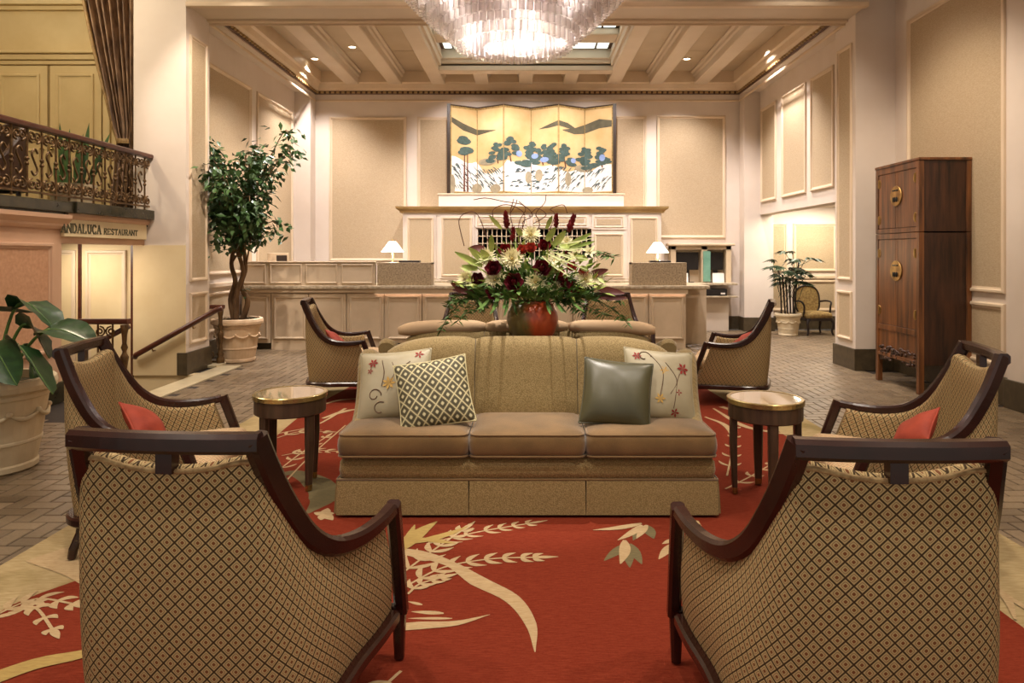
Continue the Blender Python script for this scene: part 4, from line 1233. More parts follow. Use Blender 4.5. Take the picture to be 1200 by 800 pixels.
# plinth and folding screen
ps = empty('screen_plinth', (0.08, 12.85, 2.31), 0, 'plain white plinth between cabinet top and painted screen', 'plinth')
q0, q1 = px(514, 0, 12.6).x, px(731, 0, 12.6).x
P(MB().box(q0, q1, 12.6, YB - .05, 2.312, 2.56), 'riser', 'paint', ps, bevel=.006)
P(MB().box(q0 - .02, q1 + .02, 12.58, YB - .05, 2.55, 2.575), 'riser_cap', 'trim_paint', ps, bevel=.005)
fs = empty('folding_screen', (0.08, 12.85, 2.577), 0, 'six-panel gold folding screen painted with pines and white waves', 'folding screen')
SY0 = 12.68; sxs = [-1.46, -.955, -.44, .07, .58, 1.09, 1.62]
SZ0, SZ1 = 2.58, 4.245
def smap(u, v, lift=.0):
    """u 0..6 across panels, v 0..1 height -> world on the zigzag"""
    i = min(int(u), 5); t = u - i
    ya = SY0 + (.0 if i % 2 == 0 else .32); yb_ = SY0 + (.32 if i % 2 == 0 else .0)
    a = Vector((sxs[i], ya, 0)); b = Vector((sxs[i + 1], yb_, 0)); d = (b - a); n_ = Vector((d.y, -d.x, 0)).normalized()
    p = a + d * t + n_ * lift
    return (p.x - fs.location.x, p.y - fs.location.y, SZ0 + (SZ1 - SZ0) * v - fs.location.z)
def clip(poly, lo, hi):
    for (val, sg) in ((lo, 1), (hi, -1)):
        out = []
        for i in range(len(poly)):
            a, b = poly[i - 1], poly[i]
            ia, ib = sg * (a[0] - val) >= 0, sg * (b[0] - val) >= 0
            if ia != ib:
                t = (val - a[0]) / (b[0] - a[0]); out.append((val, a[1] + t * (b[1] - a[1])))
            if ib: out.append(b)
        poly = out
        if len(poly) < 3: return []
    return poly
paint = []   # (convex poly in u,v ; colour index)
PCOL = ['gold_ground', 'painted_white', 'painted_ink', 'painted_green', 'painted_hill', 'painted_blue', 'painted_rock', 'painted_trunk']
def ell(u, v, ru, rv, col, n=10, a=0.0):
    paint.append(([(u + ru * math.cos(2 * PI * k / n) * math.cos(a) - rv * 3 * math.sin(2 * PI * k / n) * math.sin(a), v + ru / 3 * math.cos(2 * PI * k / n) * math.sin(a) + rv * math.sin(2 * PI * k / n) * math.cos(a)) for k in range(n)], col))
def strip(top, bot, col):
    for i in range(len(top) - 1): paint.append(([bot[i], bot[i + 1], top[i + 1], top[i]], col))
rs = random.Random(3)
# sea
us = [.08 + k * 5.84 / 40 for k in range(41)]
strip([(u, (.42 if u < 1.2 else .34) - .05 * math.sin(u * 1.7) + .02 * math.sin(u * 7) - (.06 if 1.0 < u < 2 else 0) - .03 * (u > 3)) for u in us], [(u, .03) for u in us], 1)
# hills
strip([(.1, .86), (.5, .80), (1.0, .745), (1.7, .72)], [(.1, .80), (.5, .72), (1.0, .68), (1.7, .715)], 4)
strip([(3.3, .745), (3.7, .79), (4.0, .82), (4.35, .80), (4.7, .74)], [(3.3, .74), (3.7, .745), (4.0, .76), (4.35, .74), (4.7, .735)], 4)
strip([(4.15, .72), (4.6, .75), (5.0, .80), (5.5, .85), (5.92, .82)], [(4.15, .71), (4.6, .68), (5.0, .70), (5.5, .745), (5.92, .75)], 4)
# wave strokes: rows of short curved dashes
for k in range(190):
    u = rs.uniform(.15, 5.85); v = rs.uniform(.05, .29 + (.07 if u < 1 else 0))
    sl = -.30 if u < 1.9 else (.05 if u < 3.8 else .30)
    L_ = rs.uniform(.05, .11); h_ = rs.uniform(.007, .014); c_ = 2 if rs.random() < .75 else 3
    arc_ = [(u + L_ * q, v + sl * .10 * q + h_ * 1.6 * (1 - q * q)) for q in (-1, -.35, .35, 1)]
    strip(arc_, [(a_, b_ - h_ * (1.5 if 0 < n_ < 3 else .3)) for n_, (a_, b_) in enumerate(arc_)], c_)
# rocks
for (u, v, a_, b_) in ((.12, .10, .10, .12), (1.0, .07, .2, .06), (2.9, .20, .13, .07), (3.3, .22, .14, .07), (4.35, .17, .12, .08), (1.7, .06, .2, .05), (5.1, .05, .2, .04), (1.4, .37, .35, .04), (4.9, .30, .3, .04)): ell(u, v, a_, b_, 6)
# pines
def pine(u, v, s_, lean_=0.0):
    paint.append(([(u - .02 + lean_, v), (u + .03 + lean_, v), (u + .02, v + .10 * s_), (u - .02, v + .10 * s_)], 7))
    for k in range(15):
        tq = k / 14
        ell(u + rs.uniform(-.30, .30) * s_ * (1.05 - .75 * tq), v + (.03 + .19 * tq) * s_, (.17 - .07 * tq) * s_, .020 * s_, 3, 8)
for (u, v, s_) in ((1.75, .34, 1.0), (2.2, .36, 1.2), (2.95, .30, 1.3), (3.4, .33, 1.0), (3.75, .31, 1.1), (4.2, .30, 1.1), (5.0, .27, 1.15), (5.55, .30, 1.0)): pine(u, v, s_, .05)
paint.append(([(.50, .03), (.56, .03), (.56, .46), (.52, .46)], 7)); paint.append(([(.62, .03), (.68, .03), (.66, .46), (.63, .46)], 7))
for (u, v, a_, b_) in ((.62, .50, .26, .04), (.5, .47, .2, .03), (.52, .60, .26, .04), (.5, .63, .18, .03)): ell(u, v, a_, b_, 3)
for (u, v, a_, b_) in ((2.55, .46, .11, .035), (3.15, .44, .13, .03), (3.5, .39, .16, .03), (5.6, .41, .1, .04), (4.55, .38, .1, .03)): ell(u, v, a_, b_, 5)
for i in range(6):
    u0, u1 = i + .0005, i + .9995
    pn = MB()
    fr_ = [smap(u0, 0), smap(u1, 0), smap(u1, 1), smap(u0, 1)]
    bk = [smap(u0, 0, -.02), smap(u1, 0, -.02), smap(u1, 1, -.02), smap(u0, 1, -.02)]
    n = len(pn.v); pn.v += fr_ + bk
    for q in ((0, 1, 2, 3), (7, 6, 5, 4), (0, 4, 5, 1), (1, 5, 6, 2), (2, 6, 7, 3), (3, 7, 4, 0)): pn.face([n + k for k in q])
    po = pn.build('screen_panel', 'gold_ground', fs)
    mm = MB(); lay = 0
    for (poly, c_) in paint:
        lay += 1
        q = clip(poly, i + .001, i + .999)
        if len(q) >= 3: mm.poly([smap(u, v, .0015 + .000012 * lay) for (u, v) in q], c_)
    tag(mm.build('painted_scene', PCOL, po), kind='stuff')
    ed = MB()
    for (v0, v1, c_) in ((0, .022, 0), (.965, .985, 0), (.985, 1.0, 1)):
        A = [smap(u0, v0, .007), smap(u1, v0, .007), smap(u1, v1, .007), smap(u0, v1, .007)]; ed.poly(A, c_)
        ed.poly([smap(u0, v1, .007), smap(u1, v1, .007), smap(u1, v1, -.02), smap(u0, v1, -.02)], c_)
    for (ua, ub) in ((u0, u0 + (.09 if i == 0 else .02)), (u1 - (.09 if i == 5 else .02), u1)):
        ed.poly([smap(ua, 0, .0065), smap(ub, 0, .0065), smap(ub, .985, .0065), smap(ua, .985, .0065)], 0)
    ed.build('brocade_border', ['brocade', 'screen_frame'], po)
for u in (0.0, 5.9999):
    a, b = Vector(smap(u, 0)), Vector(smap(u, 1))
    MB().box(a.x - .03, a.x + .03, a.y - .02, a.y + .05, a.z, b.z).build('end_stile', 'screen_frame', fs)

# wall unit with two screens, right of the desk
WY = 12.95
hu = empty('wall_hutch', (3.3, WY, .0), 0, 'cream wall hutch with two dark screens, right of the reception desk', 'hutch')
A, B = px(786, 331, WY), px(857, 288, WY)
P(MB().box(A.x, B.x, WY + .2, YB - .035, A.z, B.z), 'back', 'counter_paint', hu)
cx_ = [A.x, A.x + .10, px(822, 0, WY).x, px(829, 0, WY).x, B.x - .10, B.x]
for (a, b) in ((cx_[0], cx_[1]), (cx_[2], cx_[3]), (cx_[4], cx_[5])): P(MB().box(a, b, WY, WY + .2, A.z, B.z), 'stile', 'counter_paint', hu, bevel=.004)
P(MB().box(A.x, B.x, WY, WY + .2, B.z - .07, B.z), 'head_rail', 'counter_paint', hu)
P(MB().box(A.x - .06, B.x + .06, WY - .06, WY + .22, B.z, B.z + .05), 'cornice', 'counter_paint', hu, bevel=.015)
P(MB().box(A.x - .1, B.x + .05, WY - .25, WY + .2, A.z - .04, A.z), 'shelf', 'counter_stone', hu, bevel=.006)
P(MB().box(A.x - .4, B.x + .05, WY - .25, WY + .2, A.z - .27, A.z - .24), 'shelf', 'counter_stone', hu, bevel=.006)
P(MB().box(A.x + .3, A.x + .34, WY - .2, WY + .2, A.z - .24, A.z - .04), 'bracket', 'counter_paint', hu)
P(MB().box(A.x + .02, B.x - .05, WY + .0, WY + .2, 0, A.z - .27), 'base', 'paint', hu)
P(MB().box(cx_[2] + .03, cx_[3] + .05, WY - .03, WY, A.z + .02, B.z - .1), 'glass_leaf', 'window_green', hu)
for (a, b, lab) in ((cx_[1] + .03, cx_[2] - .03, 'left dark screen standing in the wall hutch'), (cx_[3] + .05, cx_[4] - .03, 'right dark screen standing in the wall hutch')):
    mo = empty('monitor', ((a + b) / 2, WY + .12, A.z), 0, lab, 'monitor', 'screens in the wall hutch')
    w_ = (b - a) / 2
    MB().box(-w_, w_, -.02, .02, .24, .60 if B.z - A.z > .7 else B.z - A.z - .12).build('panel', 'screen_black', mo, bevel=.006)
    MB().box(-.04, .04, -.0, .03, .01, .3).build('stand', 'screen_black', mo)
    MB().box(-.12, .12, -.05, .05, 0, .012).build('foot', 'screen_black', mo)
for (x_, w_, lab) in ((cx_[1] + .17, .07, 'white card under the left screen of the hutch'), (cx_[3] + .22, .11, 'white papers under the right screen of the hutch')):
    MBc = MB().box(-w_, w_, -.01, .01, 0, .18)
    o = MBc.build('paper_card', 'paper', None, loc=(x_, WY + .04, A.z)); o.rotation_euler = (-.15, 0, 0)
    tag(o, lab, 'paper', 'papers in the hutch')
pc = empty('card_reader', (px(850, 0, WY - .1).x - .28, WY - .12, A.z - .24), 0, 'black flat device on the lower shelf of the hutch', 'device')
MB().box(-.28, .28, -.1, .14, 0, .13).build('case', 'screen_black', pc, bevel=.01)
MB().box(.16, .24, -.108, -.1, .03, .06).build('button', 'paper', pc)
sg = empty('notice_stand', (px(322, 0, 11.0).x, 11.15, CT + .02), 0, 'cream framed notice standing behind the tree on the desk', 'notice')
MB().box(-.17, .17, -.015, .015, 0, .50).build('frame', 'counter_paint', sg, bevel=.006)
MB().box(-.02, .15, -.02, -.015, .36, .46).build('dark_plate', 'mail_dark', sg)

# ================================================================== TALL CABINET (right)
AX, AY0, AY1, AZ = 4.045, 7.05, 7.93, 2.455
ar = empty('compound_cabinet', (4.32, 7.49, 0), 0, 'tall dark wooden two-tier cabinet with brass plates by the right wall', 'cabinet')
P(MB().box(AX + .02, 4.585, AY0 + .01, AY1 - .01, .30, 1.675), 'lower_case', 'cabinet_side', ar)
P(MB().box(AX + .02, 4.585, AY0 + .01, AY1 - .01, 1.69, AZ - .02), 'upper_case', 'cabinet_side', ar)
P(MB().box(AX - .005, 4.59, AY0 - .01, AY1 + .01, AZ - .03, AZ), 'top', 'cabinet_wood', ar, bevel=.006)
for (y, x) in ((AY0, AX), (AY1 - .055, AX), (AY0, 4.535), (AY1 - .055, 4.535)):
    P(MB().box(x, x + .055, y, y + .055, 0, 1.68), 'leg', 'cabinet_wood', ar, bevel=.004)
    P(MB().box(x, x + .055, y, y + .055, 1.685, AZ - .03), 'upper_stile', 'cabinet_wood', ar, bevel=.004)
for (z0, z1) in ((1.62, 1.68), (1.685, 1.735), (AZ - .10, AZ - .03), (.60, .66), (.30, .34)):
    P(MB().box(AX + .002, AX + .045, AY0 + .05, AY1 - .05, z0, z1), 'rail', 'cabinet_wood', ar, bevel=.004)
P(MB().box(AX + .012, AX + .03, AY0 + .05, AY1 - .05, .34, .60), 'apron', 'cabinet_wood', ar)
ym = (AY0 + AY1) / 2
for (z0, z1, pz) in ((1.74, AZ - .105, 2.09), (.665, 1.615, 1.27)):
    for (a, b, e) in ((AY0 + .06, ym - .022, 0), (ym + .022, AY1 - .06, 1)):
        d = P(MB().box(AX + .006, AX + .03, a, b, z0, z1), 'door', 'cabinet_wood', ar, bevel=.004)
        hy = a + .015 if e == 0 else b - .015
        for hz in (z0 + (z1 - z0) * .16, z0 + (z1 - z0) * .84):
            m = MB(); m.lathe([(.034, 0), (.032, .004)], 18)
            h_ = m.build('hinge_plate', 'old_brass', d, loc=(AX + .005, hy, hz), rot=(0, -PI / 2, 0))
            h_.scale = (1.6, 1.1, 1)
            MB().tube([(AX - .002, hy, hz - .045), (AX - .002, hy, hz + .045)], .007, 8).build('hinge_pin', 'old_brass', d)
        kp = MB().tube([(AX - .012, ym + (-.05 if e == 0 else .05), pz + .06), (AX - .012, ym + (-.005 if e == 0 else .005), pz + .06)], .008, 6).build('lock_pin', 'screen_black', d)
    P(MB().box(AX + .006, AX + .03, ym - .02, ym + .02, z0, z1), 'centre_post', 'cabinet_wood', ar, bevel=.003)
    m = MB(); m.lathe([(.088, 0), (.085, .006)], 28)
    pl = m.build('lock_plate', 'old_brass', ar, rot=(0, -PI / 2, 0), loc=Vector((AX - .001, ym, pz)) - ar.location); pl.scale = (1.28, 1.3, 1)
    for s_ in (-1, 0, 1):
        P(MB().ball((AX - .014, ym + s_ * .035, pz - .04), .008, .012, .03), 'pull_drop', 'screen_black', ar, smooth=True)
# carved lower apron
m = MB(); rs2 = random.Random(5)
for k in range(60):
    y = rs2.uniform(AY0 + .1, AY1 - .1); z = rs2.uniform(.26, .42)
    if abs(y - ym) < .1 and z < .3: continue
    m.ball((AX + .008, y, z), .012, rs2.uniform(.015, .04), rs2.uniform(.012, .022), 8, 5)
cvg = P(m, 'carving', 'cabinet_side', ar, smooth=True); tag(cvg, kind='stuff')
m = MB(); N_ = 16
top = [(AX + .015, AY0 + .05 + (AY1 - AY0 - .1) * k / N_, .34) for k in range(N_ + 1)]
bot = [(AX + .015, p[1], .24 + .05 * math.sin(PI * k / N_) ** 2 + .02 * abs(math.sin(2 * PI * k / N_))) for k, p in enumerate(top)]
bk_ = [[(q[0] + .015, q[1], q[2]) for q in r] for r in (top, bot)]
m.grid([top, bot]); m.grid([bk_[1], bk_[0]]); m.grid([bot, bk_[1]])
P(m, 'scalloped_apron', 'cabinet_side', ar)

# ================================================================== STAIR RAILS, BALCONY, SIGN
def scroll(cx, cz, r, turns, a0, dirn=1, n=16):
    """flat spiral in local (s,z)"""
    return [(cx + r * (1 - .78 * k / n) * math.cos(a0 + dirn * turns * 2 * PI * k / n), cz + r * (1 - .78 * k / n) * math.sin(a0 + dirn * turns * 2 * PI * k / n)) for k in range(n + 1)]
def newel_mb(h):
    return MB().lathe([(.05, 0), (.05, .10), (.035, .12), (.045, .15), (.03, .18), (.022, .26), (.036, h * .5), (.042, h * .55), (.022, h * .60), (.018, h * .63), (.034, h * .68), (.02, h * .74), (.026, h * .86), (.036, h * .93), (.036, h)], 14)
# far landing rail beside the pot
sr = empty('stair_rail', (-4.2, 8.92, 0), 0, 'short bronze landing railing with scrolls beside the tall tree pot', 'railing')
newel_mb(.74).build('newel', 'iron_bronze', sr, smooth=True, loc=(.19, 0, 0))
MB().sweep([(-.16, 0, .765), (.235, 0, .765)], [Vector((0, 1, 0))] * 2, .07, .05).build('handrail', 'rail_wood', sr)
for (pts) in (scroll(-.06, .13, .06, 1.6, 0), scroll(.06, .13, .06, 1.6, PI, -1)):
    MB().tube([(a, 0, b) for a, b in pts], .008, 6).build('scroll', 'iron_bronze', sr, smooth=True)
for x_ in (-.02, .02): MB().tube([(x_, 0, .05), (x_ * 2.2, 0, .3), (x_, 0, .5), (x_, 0, .74)], .008, 6).build('bar', 'iron_bronze', sr)
MB().box(-.14, .15, -.012, .012, .04, .06).build('bottom_rail', 'iron_bronze', sr)
hb = MB().box(-.19, .24, -.22, .06, 0, .035).build('landing_slab', 'kerb_marble', sr, bevel=.005)
# handrail on the plaster wall
hr = empty('wall_handrail', (-4.2, 8.12, .5), 0, 'sloping mahogany handrail fixed to the cream stairwell wall', 'handrail')
a = px(254, 363, 8.12) - hr.location; b = px(159, 416, 8.12) - hr.location
MB().tube([a + Vector((.06, 0, .02)), a, a.lerp(b, .5), b, b + Vector((-.02, .02, -.03))], .032, 10).build('rail', 'rail_wood', hr, smooth=True)
for t_ in (.3, .8):
    p = a.lerp(b, t_)
    MB().tube([p + Vector((0, 0, -.02)), p + Vector((0, .02, -.06)), p + Vector((0, .075, -.06))], .009, 6).build('bracket', 'old_brass', hr, smooth=True)
# near guard railing
ng = empty('stair_guard_rail', (-4.12, 6.98, 0), 0, 'mahogany-capped guard railing with bronze scrolls and a turned newel by the stairs', 'railing')
newel_mb(.73).build('newel', 'iron_bronze', ng, smooth=True, loc=(0, 0, 0))
MB().sweep([(-.46, 0, .765), (.05, 0, .765)], [Vector((0, 1, 0))] * 2, .08, .055).build('handrail', 'rail_wood', ng)
MB().tube([(.02, .04, .71), (-.46, .04, .46)], .028, 8).build('sloping_rail', 'rail_wood', ng, smooth=True)
for (cx, cz, sgn_) in ((-.14, .66, 1), (-.25, .66, -1)):
    MB().tube([(p[0], 0, p[1]) for p in scroll(cx, cz, .055, 1.6, PI / 2, sgn_)], .009, 6).build('scroll', 'iron_bronze', ng, smooth=True)
for x_ in (-.12, -.27, -.42): MB().tube([(x_, 0, 0), (x_, 0, .74)], .011, 6).build('bar', 'iron_bronze', ng)
MB().tube([(0, 0, .06), (-.46, 0, .06)], .011, 6).build('bottom_rail', 'iron_bronze', ng)
# balcony railing
RXB = -4.53; RB0, RB1 = 1.975, 2.62
br = empty('balcony_railing', (RXB, 7.0, RB0), 0, 'ornate bronze scrollwork balcony railing with dark wooden handrail', 'railing')
H_ = RB1 - RB0
MB().sweep([(0, -3.2, H_), (0, 1.19, H_)], [Vector((1, 0, 0))] * 2, .09, .055).build('handrail', 'rail_wood', br)
MB().box(-.014, .014, -3.2, 1.17, .035, .055).build('bottom_rail', 'iron_bronze', br)
y = 1.08; k = 0
while y > -2.6:
    MB().tube([(0, y, .0), (0, y, H_ - .02)], .011, 6).build('baluster', 'iron_bronze', br)
    for cz, a0 in ((H_ - .095, -PI / 2), (.115, PI / 2)):
        for dd in (-1, 1):
            pts = scroll(y + dd * .062, cz, .052, 1.4, a0 if a0 > 0 else a0, -dd if a0 < 0 else dd)
            MB().tube([(0, p[0], p[1]) for p in pts], .0105, 6).build('scroll', 'iron_bronze', br, smooth=True)
    ys_ = y - .095
    pts = cr([(0, ys_ + .04, H_ - .24), (0, ys_ + .005, H_ - .20), (0, ys_ - .035, H_ - .25), (0, ys_, H_ / 2), (0, ys_ + .035, .25), (0, ys_ - .005, .20), (0, ys_ - .04, .24)], 5)
    MB().tube(pts, .009, 6).build('s_scroll', 'iron_bronze', br, smooth=True)
    for zz in (.3, H_ - .3): MB().ball((0, y, zz), .02, n=8, m=4).build('collar', 'iron_bronze', br, smooth=True)
    y -= .19; k += 1
# restaurant sign
sn = empty('restaurant_sign', (-4.6, 7.4, 1.63), 0, 'cream sign board with serif restaurant lettering above the stairs', 'sign')
P(MB().box(-4.6, -4.555, 6.72, 8.17, 1.625, 1.80), 'board', 'sign_cream', sn, bevel=.006)
def seriftext(s_, h, y, z, par, adv, big=None):
    """letters with slab serifs: stroke sets on a 1x1 box"""
    G = {'A': [[(0, 0), (.5, 1), (1, 0)], [(.2, .35), (.8, .35)]], 'N': [[(0, 0), (0, 1), (1, 0), (1, 1)]], 'D': [[(.1, 0), (.1, 1), (.6, 1), (1, .7), (1, .3), (.6, 0), (.1, 0)]],
         'L': [[(.1, 1), (.1, 0), (.9, 0), (.9, .2)]], 'U': [[(.1, 1), (.1, .3), (.35, 0), (.7, 0), (.9, .3), (.9, 1)]], 'C': [[(.95, .8), (.7, 1), (.35, 1), (.05, .7), (.05, .3), (.35, 0), (.7, 0), (.95, .2)]],
         'R': [[(.1, 0), (.1, 1), (.7, 1), (.9, .8), (.7, .52), (.1, .52)], [(.5, .52), (.95, 0)]], 'E': [[(.9, .8), (.9, 1), (.1, 1), (.1, 0), (.9, 0), (.9, .2)], [(.1, .52), (.65, .52)]],
         'S': [[(.9, .8), (.7, 1), (.3, 1), (.1, .75), (.3, .55), (.7, .45), (.9, .25), (.7, 0), (.3, 0), (.1, .2)]], 'T': [[(0, .85), (0, 1), (1, 1), (1, .85)], [(.5, 1), (.5, 0)]]}
    SF = {'A': [(0, 0), (1, 0)], 'N': [(0, 0), (0, 1), (1, 1)], 'D': [], 'L': [(.1, 1)], 'U': [(.1, 1), (.9, 1)], 'C': [], 'R': [(.1, 0), (.95, 0)], 'E': [], 'S': [], 'T': [(.5, 0)]}
    for ch in s_:
        if ch != ' ':
            m = MB(); wd_ = adv * .72
            for st_ in G[ch]:
                for i in range(len(st_) - 1):
                    a, b = Vector((0, st_[i][0] * wd_, st_[i][1] * h)), Vector((0, st_[i + 1][0] * wd_, st_[i + 1][1] * h))
                    d = (b - a).normalized() * h * .05
                    m.sweep([a - d, b + d], [Vector((1, 0, 0))] * 2, .008, h * (.20 if abs(d.z) > abs(d.y) * .6 and not (i == 0 and ch in 'A') else .12))
            for (u, v) in SF[ch]:
                m.box(-.004, .004, u * wd_ - h * .17, u * wd_ + h * .17, v * h - h * .05, v * h + h * .05)
            m.build('letter', 'lettering', par, loc=Vector((-4.553, y, z)) - par.location)
        y += adv
    return y
def spx(x_): return 800 * 4.553 / (618 - x_)   # depth along the sign at a photo column
y0 = spx(72.5); y1 = spx(119.5)
seriftext('ANDALUCA', .088, y0, 1.668, sn, (y1 - y0) / 8)
y0 = spx(122); y1 = spx(162)
seriftext('RESTAURANT', .060, y0, 1.668, sn, (y1 - y0) / 10)

# curtain, tied back
cu_ = empty('curtain', (-4.95, 8.35, 1.96), 0, 'tall brown patterned curtain tied back at the balcony end', 'curtain')
def curtain_x(z):
    # left and right edge by height (photo columns), depth 8.3
    T = [(5.35, 88, 156), (4.55, 98, 156), (3.9, 112, 156), (3.35, 125, 156.5), (3.0, 132, 156), (2.82, 137, 153), (2.6, 134, 155), (2.0, 128, 158)]
    for i in range(len(T) - 1):
        if T[i][0] >= z >= T[i + 1][0]:
            t_ = (T[i][0] - z) / (T[i][0] - T[i + 1][0]); t_ = t_ * t_ * (3 - 2 * t_) if i > 3 else t_
            return [px(T[i][j] * (1 - t_) + T[i + 1][j] * t_, 0, 8.3).x for j in (1, 2)]
    return [px(T[-1][j], 0, 8.3).x for j in (1, 2)]
rows = []; NF = 64
for k in range(50):
    z = 5.35 - 3.38 * k / 49; l_, r_ = curtain_x(z); pin = min(1, abs(z - 2.82) / .5)
    rows.append([(l_ + (r_ - l_) * j / NF, 8.33 + (.035 + .03 * pin) * math.sin(2 * PI * 7 * j / NF + .6 * math.sin(z * 1.3)) + .02 * math.sin(2 * PI * 2.3 * j / NF + z), z) for j in range(NF + 1)])
m = MB(); m.grid(rows[::-1]); P(m, 'drape', 'curtain_cloth', cu_, smooth=True)
so = cu_.children[0].modifiers.new('thick', 'SOLIDIFY'); so.thickness = .012
P(MB().tube([r[0] for r in rows], .022, 8), 'fringe', 'curtain_trim', cu_, smooth=True)
l_, r_ = curtain_x(2.82)
P(MB().lathe([(.5, -.03), (.52, 0), (.5, .03)], 20), 'tieback', 'curtain_trim', cu_, loc=((l_ + r_) / 2, 8.33, 2.82)).scale = ((r_ - l_) * 1.02, .22, 1)

# mezzanine chair and snake plant
mc = empty('tub_chair', (-5.35, 6.72, 1.956), -.4, 'dark brown curved-back chair behind the balcony railing', 'chair')
rows = []
for k in range(25):
    a = PI * (-.08 + 1.16 * k / 24); top_ = .45 + .42 * math.sin(max(0, min(PI, a))) ** .7
    c, s_ = math.cos(a), math.sin(a)
    rows.append([(.34 * c, .34 * s_, .12), (.36 * c, .36 * s_, top_ - .03), (.345 * c, .345 * s_, top_), (.31 * c, .31 * s_, top_), (.28 * c, .28 * s_, top_ - .03), (.27 * c, .27 * s_, .12)])
m = MB(); m.grid(rows, closeu=True); m.poly(rows[0]); m.poly(rows[-1][::-1]); m.build('backrest', 'leather_dark', mc)
MB().rings(rrect(0, -.02, .52, .56, .12), [(.02, .14), (0, .17), (0, .38), (.03, .42), (.1, .43)]).build('seat', 'leather_dark', mc, smooth=True)
for (a, b) in ((.2, .2), (-.2, .2), (.2, -.22), (-.2, -.22)): MB().lathe([(.018, 0), (.026, .14)], 10, (a, b, 0)).build('leg', 'chair_wood', mc)
def blade(base, tip, w_, bend, n=8):
    base, tip = Vector(base), Vector(tip); d = tip - base; side = d.cross(Vector((0, 1, .1))).normalized(); nn = side.cross(d).normalized()
    L_, C_, R_ = [], [], []
    for k in range(n + 1):
        t_ = k / n; c = base + d * t_ + nn * bend * t_ * t_; ww = w_ * (min(1, .5 + t_ * 1.4) * (1 - t_ ** 3)) / 2 + .001
        L_.append(c - side * ww); R_.append(c + side * ww); C_.append(c - nn * ww * .5)
    return L_, C_, R_
sp_ = empty('planter_pot', (-4.93, 7.40, 1.956), 0, 'pale planter behind the balcony railing holding a snake plant', 'planter')
MB().lathe([(.17, 0), (.19, .02), (.21, .18), (.23, .20), (.23, .25), (.20, .25), (.19, .20)], 24).build('pot', 'cream_pot', sp_, smooth=False)
MB().lathe([(.195, .20), (.195, .215)], 20).build('soil', 'soil', sp_)
snp = empty('snake_plant', (-4.93, 7.40, 2.16), 0, 'upright snake plant with long green leaves behind the balcony railing', 'plant')
for (dx, dy, tx, ty, h) in ((-.10, .02, -.16, 0, .72), (-.04, -.05, -.05, .0, .66), (.03, .03, .03, .02, .5), (.1, 0, .16, 0, .72), (.06, -.05, .11, -.02, .6), (.13, .04, .36, .05, .62), (-.13, 0, -.22, .0, .3), (-.07, .06, -.12, .05, .62)):
    m = MB(); m.grid([[tuple(p) for p in r] for r in blade((dx, dy, 0), (tx, ty, h), .085, .03)]); m.build('leaf', 'leaf_green', snp, smooth=True)

# ================================================================== PLANTERS AND PLANTS
def urn(name, loc, h, r, mat, label, swag=True, rim=1.0):
    root = empty(name, loc, 0, label, 'planter')
    MB().lathe([(r * .66, 0), (r * .70, h * .02), (r * .70, h * .07), (r * .68, h * .09), (r * .74, h * .30), (r * .76, h * .31), (r * .76, h * .335), (r * .75, h * .345), (r * .86, h * .78), (r * .90, h * .80), (r * .90, h * .835), (r * .88, h * .85), (r * .99, h * .88), (r * 1.0, h * .93), (r * .98, h * .985), (r * .94, h), (r * .86, h), (r * .84, h * .9)], 36).build('pot', mat, root, smooth=False)
    MB().lathe([(r * .85, h * .89), (r * .85, h * .905)], 28).build('soil', 'soil', root)
    if swag:
        for k in range(10):
            a = 2 * PI * k / 10; rr = r * .83; z = h * .64
            pts = [((rr + .006) * math.cos(a + 2 * PI / 10 * t_), (rr + .006) * math.sin(a + 2 * PI / 10 * t_), z - h * .06 * math.sin(PI * t_)) for t_ in [i / 6 for i in range(7)]]
            MB().tube(pts, [r * .02 + r * .03 * math.sin(PI * i / 6) for i in range(7)], 6).build('swag', mat, root, smooth=True)
            MB().ball(((rr + .006) * math.cos(a), (rr + .006) * math.sin(a), z + h * .01), r * .055, n=8, m=5).build('rosette', mat, root, smooth=True)
    return root
urn('planter_pot', (-3.95, 9.30, 0), .585, .335, 'terracotta_white', 'pale terracotta planter with garland relief under the tall tree')
